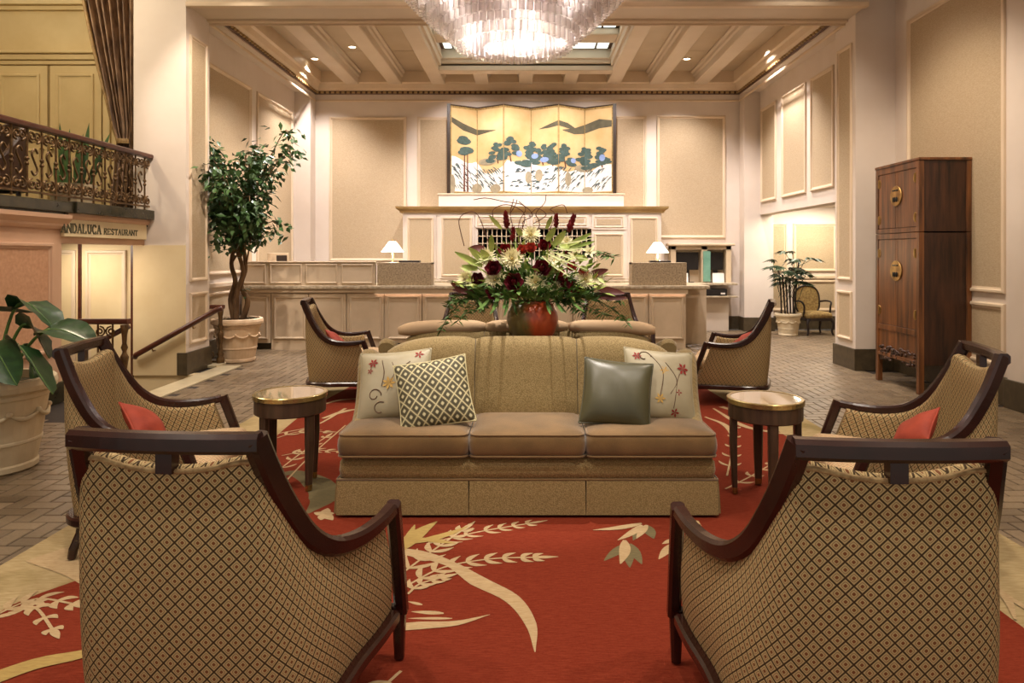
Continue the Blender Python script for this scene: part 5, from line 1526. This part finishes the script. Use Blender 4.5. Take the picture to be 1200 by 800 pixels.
# ficus
fx = empty('ficus_tree', (-3.95, 9.30, .53), 0, 'tall leafy ficus tree with twisted trunks beside the left pillar', 'tree')
rs3 = random.Random(11)
tips = []
trunks = [cr([(-.04, 0, 0), (-.10, .02, .3), (-.02, -.02, .55), (-.08, 0, .8), (-.02, 0, 1.15)], 5), cr([(.05, .02, 0), (.14, 0, .28), (.05, 0, .5), (.10, .03, .75), (.06, 0, 1.15)], 5), cr([(0, -.04, 0), (.02, -.06, .4), (.09, -.03, .7), (-.03, -.06, 1.1)], 5)]
for tk in trunks:
    MB().tube(tk, [.042 - .018 * i / len(tk) for i in range(len(tk))], 8).build('trunk', 'bark', fx, smooth=True)
for k in range(34):
    tk = trunks[k % 3]; b = tk[-1] if k % 2 else tk[int(len(tk) * rs3.uniform(.7, .98))]
    a = rs3.uniform(0, 2 * PI); u = rs3.random()
    e = Vector((.58 * math.cos(a) * (.35 + .65 * u) + .02, .52 * math.sin(a) * (.35 + .65 * u) - .22, 1.05 + 1.25 * rs3.random() ** .8))
    if k == 0: e = Vector((.66, -.1, 2.56))
    if k == 1: e = Vector((-.45, -.35, 2.3))
    if k == 2: e = Vector((.72, -.2, 2.3))
    e.x = max(e.x, -.02 if e.y < -.35 else -.26)
    mid = (b + e) / 2 + Vector((rs3.uniform(-.1, .1), rs3.uniform(-.1, .1), .12))
    pts = cr([b, mid, e, e + Vector(((e.x - b.x) * .16, (e.y - b.y) * .16, -.08))], 5)
    MB().tube(pts, [.013 - .010 * i / len(pts) for i in range(len(pts))], 5).build('branch', 'bark', fx, smooth=True)
    tips.append(pts)
fol = MB()
def leafquad(mb, c, d, w_, l_, roll, mi=0):
    d = d.normalized(); s_ = d.cross(Vector((0, 0, 1)))
    if s_.length < .1: s_ = Vector((1, 0, 0))
    s_.normalize(); n_ = s_.cross(d)
    s_ = s_ * math.cos(roll) + n_ * math.sin(roll); n_ = s_.cross(d)
    n = len(mb.v)
    mb.v += [tuple(c), tuple(c + d * l_ * .4 + s_ * w_ / 2 + n_ * w_ * .15), tuple(c + d * l_), tuple(c + d * l_ * .4 - s_ * w_ / 2 + n_ * w_ * .15), tuple(c + d * l_ * .45)]
    for q in ((0, 1, 4), (1, 2, 4), (2, 3, 4), (3, 0, 4)): mb.face([n + i for i in q], None, mi)
for pts in tips:
    for j in range(84):
        i = min(len(pts) - 1, int(len(pts) * (.2 + .8 * rs3.random()))); p = pts[i]
        off = Vector((rs3.gauss(0, .085), rs3.gauss(0, .085), rs3.gauss(-.04, .09)))
        c = p + off
        c.x = max(c.x, (-.11 if -1.25 < c.y < -.42 else -.32) + rs3.uniform(0, .06))
        if c.z < .82 and rs3.random() < .7: continue
        leafquad(fol, c, Vector((rs3.gauss(0, .6), rs3.gauss(0, .6), rs3.uniform(-1.1, .1))), rs3.uniform(.048, .07), rs3.uniform(.09, .14), rs3.uniform(-.9, .9))
for j in range(14):
    leafquad(fol, Vector((.08 + rs3.gauss(0, .05), rs3.gauss(0, .05), .42 + rs3.gauss(0, .06))), Vector((rs3.gauss(0, 1), rs3.gauss(0, 1), -.3)), .04, .08, 0)
tag(fol.build('foliage', 'leaf_green', fx, smooth=True), kind='stuff')
ms = MB()
for j in range(260):
    a = rs3.uniform(0, 2 * PI); r_ = .26 * math.sqrt(rs3.random())
    ms.ball((r_ * math.cos(a), r_ * math.sin(a), rs3.uniform(-.005, .03)), .022, n=5, m=3)
tag(ms.build('moss', 'soil', fx, smooth=True), kind='stuff')

# broad-leaf plant at the far left
urn('planter_pot', (-3.62, 4.62, 0), .62, .37, 'cream_pot', 'large cream urn planter at the left edge of the picture')
bp = empty('broad_leaf_plant', (-3.62, 4.62, .56), 0, 'broad-leaved glossy green plant in the cream urn at the left', 'plant')
def broad_leaf(base, mid, tip, w_, tilt):
    C_ = cr([base, mid, tip], 9)
    st_ = MB(); st_.tube(C_[:11], .011, 6); so_ = st_.build('leaf_stalk', 'leaf_fern', bp, smooth=True)
    rows = []; Cl = C_[8:]; n = len(Cl)
    for i, c in enumerate(Cl):
        t_ = i / (n - 1); d = (Cl[min(i + 1, n - 1)] - Cl[max(i - 1, 0)]).normalized()
        s_ = d.cross(Vector((0, 0, 1))).normalized(); nn = s_.cross(d)
        s_ = (s_ * math.cos(tilt) + nn * math.sin(tilt)); nn = s_.cross(d)
        ww = w_ / 2 * (math.sin(PI * min(1, .06 + t_ * .94)) ** .65) * 1.0
        row = []
        for j in range(-5, 6):
            q = j / 5
            row.append(c + s_ * ww * q + nn * ww * (.28 * abs(q) ** 1.3 + .05 * math.sin(i * 2.2 + j)) * (1 if abs(j) else 0))
        rows.append(row)
    m = MB(); m.grid(rows); o = m.build('leaf', 'leaf_broad', bp, smooth=True)
    MB().tube([c + Vector((0, 0, .002)) for c in Cl], .004, 5).build('midrib', 'leaf_fern', o, smooth=True)
def rel(x_, y_, Y_): return px(x_, y_, Y_) - Vector(bp.location)
for (b_, mx, my, mY, tx, ty, tY, w_, tl_) in (((.0, 0, 0), 22, 356, 4.65, 72, 392, 4.55, .36, .25), ((.06, 0, 0), 52, 388, 4.5, 112, 402, 4.3, .27, -.35),
        ((.05, -.05, 0), 16, 402, 4.4, 62, 462, 4.2, .30, .6), ((.03, .05, 0), 30, 405, 4.75, 44, 480, 4.75, .22, .3), ((-.05, 0, 0), -25, 372, 4.6, 40, 366, 4.75, .30, .1),
        ((-.03, -.06, 0), -10, 408, 4.35, 20, 452, 4.15, .26, -.5), ((-.08, 0, 0), -40, 400, 4.5, -95, 420, 4.4, .28, .2), ((-.03, .06, 0), -50, 350, 4.9, -110, 370, 5.0, .30, -.5), ((.0, .02, 0), 28, 380, 4.6, 58, 420, 4.5, .30, .75)):
    broad_leaf(Vector(b_), rel(mx, my, mY), rel(tx, ty, tY), w_ * .82, tl_)

# lady palm in the passage
urn('planter_pot', (4.68, 12.25, 0), .40, .235, 'cream_pot', 'cream planter holding the palm in the lit passage')
lp = empty('lady_palm', (4.68, 12.25, .36), 0, 'slender dark-stemmed palm with fan leaves in the lit passage', 'plant')
for k in range(6):
    bx = -.12 + .05 * k; h = .60 + .50 * rs3.random(); top_ = Vector((bx * 1.5, rs3.uniform(-.06, .06), h))
    MB().tube([(bx, rs3.uniform(-.05, .05), 0), (bx * 1.1, 0, h * .5), top_], .015, 6).build('cane', 'mail_dark', lp)
    for j in range(6):
        a = rs3.uniform(0, 2 * PI); L_ = rs3.uniform(.14, .32)
        c = top_ + Vector((math.cos(a) * L_, math.sin(a) * L_ * .7, rs3.uniform(-.05, .22)))
        MB().tube([top_ - Vector((0, 0, .1 * j)), c], .005, 4).build('frond_stalk', 'leaf_palm', lp)
        m = MB()
        for q in range(8):
            b = a + (q - 3.5) * .30; L2 = rs3.uniform(.17, .24)
            leafquad(m, c, Vector((math.cos(b), math.sin(b), -.25 - .3 * rs3.random())), .055, L2, rs3.uniform(-.4, .4))
        m.build('frond', 'leaf_palm', lp, smooth=True)
# french armchair in the passage
fc = empty('carved_armchair', (5.22, 12.45, 0), .12, 'small carved armchair with brocade upholstery in the lit passage', 'armchair')
m = MB(); ov = [(.225 * math.copysign(abs(math.cos(a)) ** .8, math.cos(a)), .60 + .27 * math.copysign(abs(math.sin(a)) ** .75, math.sin(a))) for a in [2 * PI * k / 28 for k in range(28)]]
m.poly([(x_, .20 + .10 * (z_ - .4), z_) for (x_, z_) in ov][::-1]); m.build('back_pad', 'brocade', fc)
MB().tube([(x_ * 1.06, .205 + .10 * (z_ - .4), z_) for (x_, z_) in ov + ov[:1]], .018, 8, caps=False).build('back_frame', 'mail_dark', fc, smooth=True)
MB().rings(rrect(0, -.02, .50, .46, .08), [(.02, .30), (0, .31), (0, .36), (.01, .39), (.05, .41), (.12, .42)]).build('seat', 'brocade', fc, smooth=True)
MB().rings(rrect(0, -.02, .52, .48, .08), [(.0, .26), (0, .31)]).build('seat_frame', 'mail_dark', fc)
for s_ in (-1, 1):
    MB().tube(cr([(s_ * .23, .2, .58), (s_ * .27, .05, .60), (s_ * .275, -.10, .585), (s_ * .25, -.13, .50), (s_ * .25, -.10, .32)], 5), .017, 8).build('arm', 'mail_dark', fc, smooth=True)
    for y_ in (-.22, .18):
        MB().tube(cr([(s_ * .22, y_, .28), (s_ * .245, y_ * 1.08, .2), (s_ * .225, y_, .08), (s_ * .245, y_ * 1.06, 0)], 4), [.03 - .0012 * k for k in range(13)], 8).build('leg', 'mail_dark', fc, smooth=True)

# ================================================================== VASE AND FLOWERS
VY = 4.70
vs = empty('flower_vase', (px(624, 0, VY).x, VY, RZ + .836), 0, 'round glazed orange and olive vase on the console behind the sofa', 'vase')
MB().lathe([(.10, 0), (.11, .005), (.155, .07), (.178, .15), (.172, .21), (.145, .26), (.125, .275), (.12, .275), (.135, .25)], 36, caps=True).build('body', 'vase_glaze', vs, smooth=True)
MB().tube([(.122 * math.cos(2 * PI * k / 24), .122 * math.sin(2 * PI * k / 24), .277) for k in range(25)], .008, 8, caps=False).build('lip', 'vase_glaze', vs, smooth=True)
fa = empty('flower_arrangement', (vs.location.x, VY, RZ + .836 + .27), 0, 'huge mixed bouquet of white and dark red flowers rising from the vase', 'flowers')
O = Vector(fa.location)
rf = random.Random(21)
def at(x_, y_, dy=0.0): return px(x_, y_, VY + dy) - O
def stem_to(p, mat='leaf_fern', r=.004, par=None):
    b = Vector((p.x * .12, p.y * .12, -.02)); mid = Vector((p.x * .45, p.y * .45, p.z * .55 + .04))
    return MB().tube(cr([b, mid, p], 4), r, 5).build('stem', mat, fa, smooth=True)
def basis(d):
    d = d.normalized(); s_ = d.cross(Vector((0, 0, 1)))
    if s_.length < .1: s_ = Vector((1, 0, 0))
    s_.normalize(); return d, s_, s_.cross(d)
def petal(mb, c, d, up, l_, w_, curl=0.2, mi=0, n=4):
    d = d.normalized(); s_ = d.cross(up)
    if s_.length < 1e-3: s_ = d.orthogonal()
    s_.normalize(); nn = s_.cross(d)
    A, B, C_ = [], [], []
    for k in range(n + 1):
        t_ = k / n; p = c + d * l_ * t_ + nn * curl * l_ * t_ * t_; ww = w_ / 2 * (math.sin(PI * (.12 + .86 * t_)) ** .8) + .0006
        A.append(p - s_ * ww); B.append(p + nn * -ww * .35); C_.append(p + s_ * ww)
    mb.grid([A, B, C_], mi=mi)
def mum(p, r=.07):
    d, s_, u_ = basis(Vector((p.x * .5, -.8 + p.y, .25 + p.z * .5))); m = MB()
    for ring, (cnt, el, L_) in enumerate(((22, -.15, 1.0), (20, .25, .95), (16, .6, .85), (10, .95, .7), (5, 1.3, .55))):
        for k in range(cnt):
            a = 2 * PI * (k + .5 * ring) / cnt + rf.uniform(-.08, .08)
            q = (s_ * math.cos(a) + u_ * math.sin(a)) * math.cos(el) + d * math.sin(el)
            petal(m, p + q * r * .12, q, d, r * L_ * rf.uniform(.85, 1.1), r * .17, .18, n=3)
    o = m.build('white_chrysanthemum', 'petal_white', fa, smooth=True)
    MB().ball(tuple(p + d * r * .12), r * .16, n=8, m=5).build('flower_centre', 'petal_yellow', o, smooth=True)
    stem_to(p)
def rose(p, r=.05, mat='petal_dark', name='red_rose'):
    d, s_, u_ = basis(Vector((p.x * .5, -.8, .3 + p.z * .4))); m = MB()
    for ring, (cnt, rad, el) in enumerate(((6, .9, .10), (6, .8, .45), (5, .7, .80), (4, .5, 1.1), (3, .28, 1.35))):
        for k in range(cnt):
            a = 2 * PI * (k + .37 * ring) / cnt
            q = (s_ * math.cos(a) + u_ * math.sin(a)) * math.cos(el) + d * math.sin(el)
            petal(m, p - d * r * .45 + (s_ * math.cos(a) + u_ * math.sin(a)) * r * rad * .12, q, d, r * (1.25 - .08 * ring), r * (1.35 - .15 * ring), .42, n=5)
    m.ball(tuple(p - d * r * .25), r * .3, n=8, m=5)
    m.build(name, mat, fa, smooth=True); stem_to(p)
def ginger(p, L_, tilt, mat='petal_red'):
    d = Vector((tilt, -.15, 1)).normalized(); _, s_, u_ = basis(d); m = MB()
    for k in range(26):
        t_ = k / 26; a = k * 2.4; q = (s_ * math.cos(a) + u_ * math.sin(a)) * (.55 * (1 - t_) + .15) + d
        petal(m, p + d * L_ * (t_ - .5) * .9, q, d.cross(q) + d, L_ * .38, L_ * .26, -.15, n=3)
    m.tube([p - d * L_ * .5, p, p + d * L_ * .4], [L_ * .1, L_ * .16, L_ * .05], 6)
    m.build('red_ginger', mat, fa, smooth=True); stem_to(p - d * L_ * .45)
def longleaf(c, tip, w_, mat, name='long_leaf', curl=.15):
    m = MB(); d = tip - c; petal(m, c, d, Vector((0, -1, .3)), d.length, w_, curl, n=7)
    return m.build(name, mat, fa, smooth=True)
def lily(p, r=.09):
    d, s_, u_ = basis(Vector((p.x * .6, -.8, .45))); m = MB()
    for k in range(6):
        a = 2 * PI * k / 6 + .3; q = (s_ * math.cos(a) + u_ * math.sin(a)) * .8 + d * .5
        petal(m, p, q, d, r, r * .36, -.25, n=5)
    o = m.build('white_lily', 'petal_white', fa, smooth=True)
    MB().tube([p, p + d * r * .8], .003, 4).build('stamen', 'petal_yellow', o)
    stem_to(p)
for (x_, y_, dy, r) in ((600, 303, -.14, .078), (628, 331, -.17, .075), (580, 328, -.16, .07), (622, 275, .0, .066), (686, 327, -.12, .064), (569, 301, -.10, .066), (652, 338, -.14, .05), (545, 326, -.08, .05), (664, 284, -.02, .045), (700, 322, -.08, .05)): mum(at(x_, y_, dy), r)
for (x_, y_, dy, r) in ((578, 314, -.19, .046), (580, 341, -.18, .050), (602, 330, -.2, .052), (635, 314, -.17, .050), (559, 327, -.14, .040), (660, 333, -.15, .040)): rose(at(x_, y_, dy), r)
for (x_, y_, r) in ((592, 293, .04), (676, 338, .045), (638, 287, .036), (655, 330, .038)): rose(at(x_, y_, -.12), r, 'petal_red')
for (x_, y_, r) in ((612, 292, .03), (622, 290, .032), (606, 342, .035), (655, 318, .03), (670, 312, .03), (684, 318, .03)): rose(at(x_, y_, -.13), r, 'petal_coral', 'coral_rose')
for (x_, y_, L_, tl_) in ((593.5, 259, .10, -.12), (601, 276, .085, .05), (652, 260, .08, 0), (669, 263, .11, .35), (664, 300, .07, .1)): ginger(at(x_, y_, .02), L_, tl_)
for (x_, y_, r) in ((649, 306, .085), (697, 326, .07), (690, 295, .06), (674, 300, .06), (552, 328, .05)): lily(at(x_, y_, -.10), r)
# pale pointed lily leaves and buds
for (a, b, w_) in (((566, 312), (532, 296), .045), ((570, 308), (548, 290), .05), ((576, 306), (562, 292), .045), ((560, 315), (540, 312), .04), ((576, 295), (576, 274), .04), ((560, 325), (545, 330), .035),
                   ((628, 326), (616, 312), .05), ((634, 326), (652, 312), .055), ((640, 332), (656, 346), .055), ((630, 340), (620, 352), .045), ((640, 282), (652, 266), .045), ((648, 288), (664, 270), .05), ((656, 286), (668, 292), .045),
                   ((664, 288), (694, 274), .035), ((666, 290), (698, 284), .03), ((612, 276), (604, 266), .035), ((640, 268), (648, 252), .03), ((588, 268), (572, 252), .03), ((675, 300), (690, 305), .04), ((680, 312), (690, 318), .035), ((646, 318), (662, 314), .04)):
    longleaf(at(*a, -.12), at(*b, -.16), w_, 'leaf_light', 'lily_leaf')
for (a, b) in (((575, 348), (556, 372)), ((585, 350), (572, 378)), ((596, 350), (590, 380)), ((650, 350), (662, 376)), ((640, 350), (646, 378)), ((668, 350), (688, 374)), ((635, 300), (655, 318)), ((640, 296), (664, 308)), ((645, 294), (675, 306)), ((650, 290), (680, 296)), ((652, 296), (692, 306)), ((655, 292), (698, 292)), ((650, 300), (688, 318)), ((640, 304), (668, 326)), ((646, 300), (676, 320)), ((655, 286), (700, 280)), ((580, 300), (556, 310)), ((575, 330), (548, 340)), ((560, 350), (570, 372)), ((580, 352), (578, 374)), ((592, 350), (590, 372)), ((600, 350), (606, 370)), ((640, 350), (648, 366)), ((650, 352), (664, 368)), ((575, 352), (560, 368))):
    longleaf(at(*a, -.15), at(*b, -.20 if b[1] < 371 else -.50), .009 if a[1] < 310 else .018, 'leaf_pale' if a[1] < 310 else 'leaf_fern', 'grass_blade')
# bronze leaves
for (a, b) in (((545, 338), (528, 332)), ((560, 340), (530, 340)), ((690, 322), (713, 316)), ((700, 338), (732, 344)), ((696, 345), (735, 350)), ((568, 290), (548, 292)), ((556, 346), (532, 336))):
    longleaf(at(*a, -.1), at(*b, -.14), .05, 'leaf_bronze', 'bronze_leaf', .05)
# filler foliage
m = MB()
for k in range(900):
    a = rf.uniform(0, 2 * PI); u_ = math.sqrt(rf.random())
    p = Vector((.42 * u_ * math.cos(a), .26 * u_ * math.sin(a) - .02, .02 + .30 * rf.random() * (1.15 - u_)))
    leafquad(m, p, Vector((p.x * 2 + rf.gauss(0, .3), p.y * 2 - .3 + rf.gauss(0, .3), rf.uniform(-.2, .8))), rf.uniform(.02, .04), rf.uniform(.06, .11), rf.uniform(-1, 1))
tag(m.build('filler_leaves', 'leaf_fern', fa, smooth=True), kind='stuff')
m = MB()
for k in range(260):
    a = rf.uniform(0, PI); u_ = rf.uniform(.45, 1)
    p = Vector((.50 * u_ * math.cos(a), rf.uniform(-.22, .12), .05 + .36 * u_ * math.sin(a)))
    leafquad(m, p, Vector((p.x * 2 + rf.gauss(0, .3), -.4 + rf.gauss(0, .4), p.z * 2 + rf.gauss(0, .3))), rf.uniform(.014, .03), rf.uniform(.06, .10), rf.uniform(-1, 1))
tag(m.build('pale_filler_leaves', 'leaf_light', fa, smooth=True), kind='stuff')
# trailing sprigs
def sprig(pts, n, ll, dy=-.1):
    C_ = cr([at(x_, y_, dy) for (x_, y_) in pts], 7); m = MB(); m.tube(C_, .003, 4)
    for k in range(n):
        c = C_[int(len(C_) * (.1 + .88 * k / n))]
        for s_ in (-1, 1):
            leafquad(m, c, Vector((s_ * rf.uniform(.3, 1), rf.uniform(-.6, .2), rf.uniform(-.9, .3))), ll * .32, ll * rf.uniform(.7, 1.2), rf.uniform(-.8, .8))
    m.build('trailing_sprig', 'leaf_fern', fa, smooth=True)
for pts in ([(575, 345), (545, 352), (525, 372), (516, 388)], [(570, 345), (540, 345), (524, 360)], [(580, 350), (555, 358), (534, 378)], [(570, 340), (552, 348), (536, 352)], [(660, 345), (700, 352), (725, 368), (738, 382)], [(665, 343), (700, 345), (728, 352)],
            [(660, 350), (690, 360), (712, 370)], [(680, 300), (700, 296), (720, 302)], [(650, 350), (672, 358), (684, 366)], [(590, 345), (570, 356), (560, 362)], [(640, 345), (662, 352), (680, 350)], [(570, 335), (550, 335), (533, 330)]):
    sprig(pts, 22, .06)
# curly willow
for pts in ([(600, 300), (601, 270), (598, 250), (602, 233)], [(598, 250), (604, 240), (606, 234)], [(628, 290), (632, 262), (628, 250), (638, 238), (640, 228)], [(605, 290), (615, 255), (605, 243), (590, 240), (578, 246), (578, 256)],
            [(575, 292), (560, 252), (545, 250), (538, 258), (540, 272), (544, 288)], [(620, 285), (612, 262), (624, 252), (612, 240), (590, 236), (570, 232), (555, 234)], [(640, 280), (650, 252), (645, 245), (660, 240), (665, 250)], [(610, 290), (608, 262), (616, 245), (608, 236)], [(625, 262), (640, 252), (630, 244), (622, 250)]):
    MB().tube(cr([at(x_, y_, .03) for (x_, y_) in pts], 6), .0032, 5).build('willow_twig', 'twig', fa, smooth=True)

# ================================================================== CHANDELIER
cdx, cdy = px(602, 0, 6.8).x, 6.8
cd_ = empty('chandelier', (cdx, cdy, 5.4), 0, 'huge tiered crystal-tube chandelier hanging from the ceiling', 'chandelier')
TR = .030
tm = MB()
n_ = 10
for (z0, z1) in ((0, 1),):
    tm.lathe([(TR, 0), (TR, 1)], n_, caps=False)
    tm.lathe([(TR, .0), (TR * .86, .0)], n_, caps=False)
tube_me = tm.mesh('glass_tube'); tube_me.materials.append(MATS['tube_glass'])
tube_me.polygons.foreach_set('use_smooth', [True] * len(tube_me.polygons))
tubes = []
rings_ = [(.28, 3.50, .28), (.50, 3.52, .26), (.56, 3.50, .34), (.63, 3.58, .34), (.70, 3.64, .34), (.77, 3.70, .36), (.84, 3.76, .36), (.91, 3.83, .36), (.98, 3.90, .36), (1.05, 3.97, .36), (1.12, 4.05, .4), (1.18, 4.14, .4)]
for (R, z, L_) in rings_:
    cnt = int(2 * PI * R / .073)
    for k in range(cnt):
        a = 2 * PI * k / cnt + R * 9
        tubes.append((cdy + R * math.sin(a), R * math.cos(a), R * math.sin(a), z, L_))
tubes.sort(key=lambda q: (q[3] > 4.0, q[0]))
rest = MB()
for k, (_, x_, y_, z, L_) in enumerate(tubes):
    if k < 300:
        o = bpy.data.objects.new('glass_tube', tube_me); o.parent = cd_
        o.location = (x_, y_, z - 5.4); o.scale = (1, 1, L_); COL.objects.link(o)
    else:
        rest.lathe([(TR, 0), (TR, L_)], n_, (x_, y_, z - 5.4), caps=False)
tag(rest.build('glass_tubes_outer', 'tube_glass', cd_, smooth=True), kind='stuff')
for (R, z) in ((.28, 3.79), (.55, 3.85), (.75, 4.05), (.95, 4.25), (1.15, 4.52)):
    MB().tube([(R * math.cos(2 * PI * k / 40), R * math.sin(2 * PI * k / 40), z - 5.4) for k in range(41)], .014, 6, caps=False).build('support_ring', 'brass', cd_, smooth=True)
MB().tube([(0, 0, -1.6), (0, 0, 0)], .03, 10).build('hanging_rod', 'brass', cd_)
MB().lathe([(.2, -.05), (.22, 0)], 24).build('ceiling_rose', 'brass', cd_)
for k in range(8):
    a = 2 * PI * k / 8 + .2
    MB().tube([(0, 0, -1.0), (1.15 * math.cos(a), 1.15 * math.sin(a), -.88)], .01, 6).build('support_arm', 'brass', cd_)
for (R, z, cnt) in ((.40, 3.70, 5), (.665, 3.86, 7), (.875, 4.05, 8), (1.085, 4.28, 9)):
    for k in range(cnt):
        a = 2 * PI * k / cnt + R * 3
        MB().ball((R * math.cos(a), R * math.sin(a), z - 5.4), .02, n=8, m=5).build('bulb', 'bulb_glow', cd_, smooth=True)
        point('chandelier_light', (cdx + R * math.cos(a), cdy + R * math.sin(a), z), 22, (1.0, .90, .82), .03)
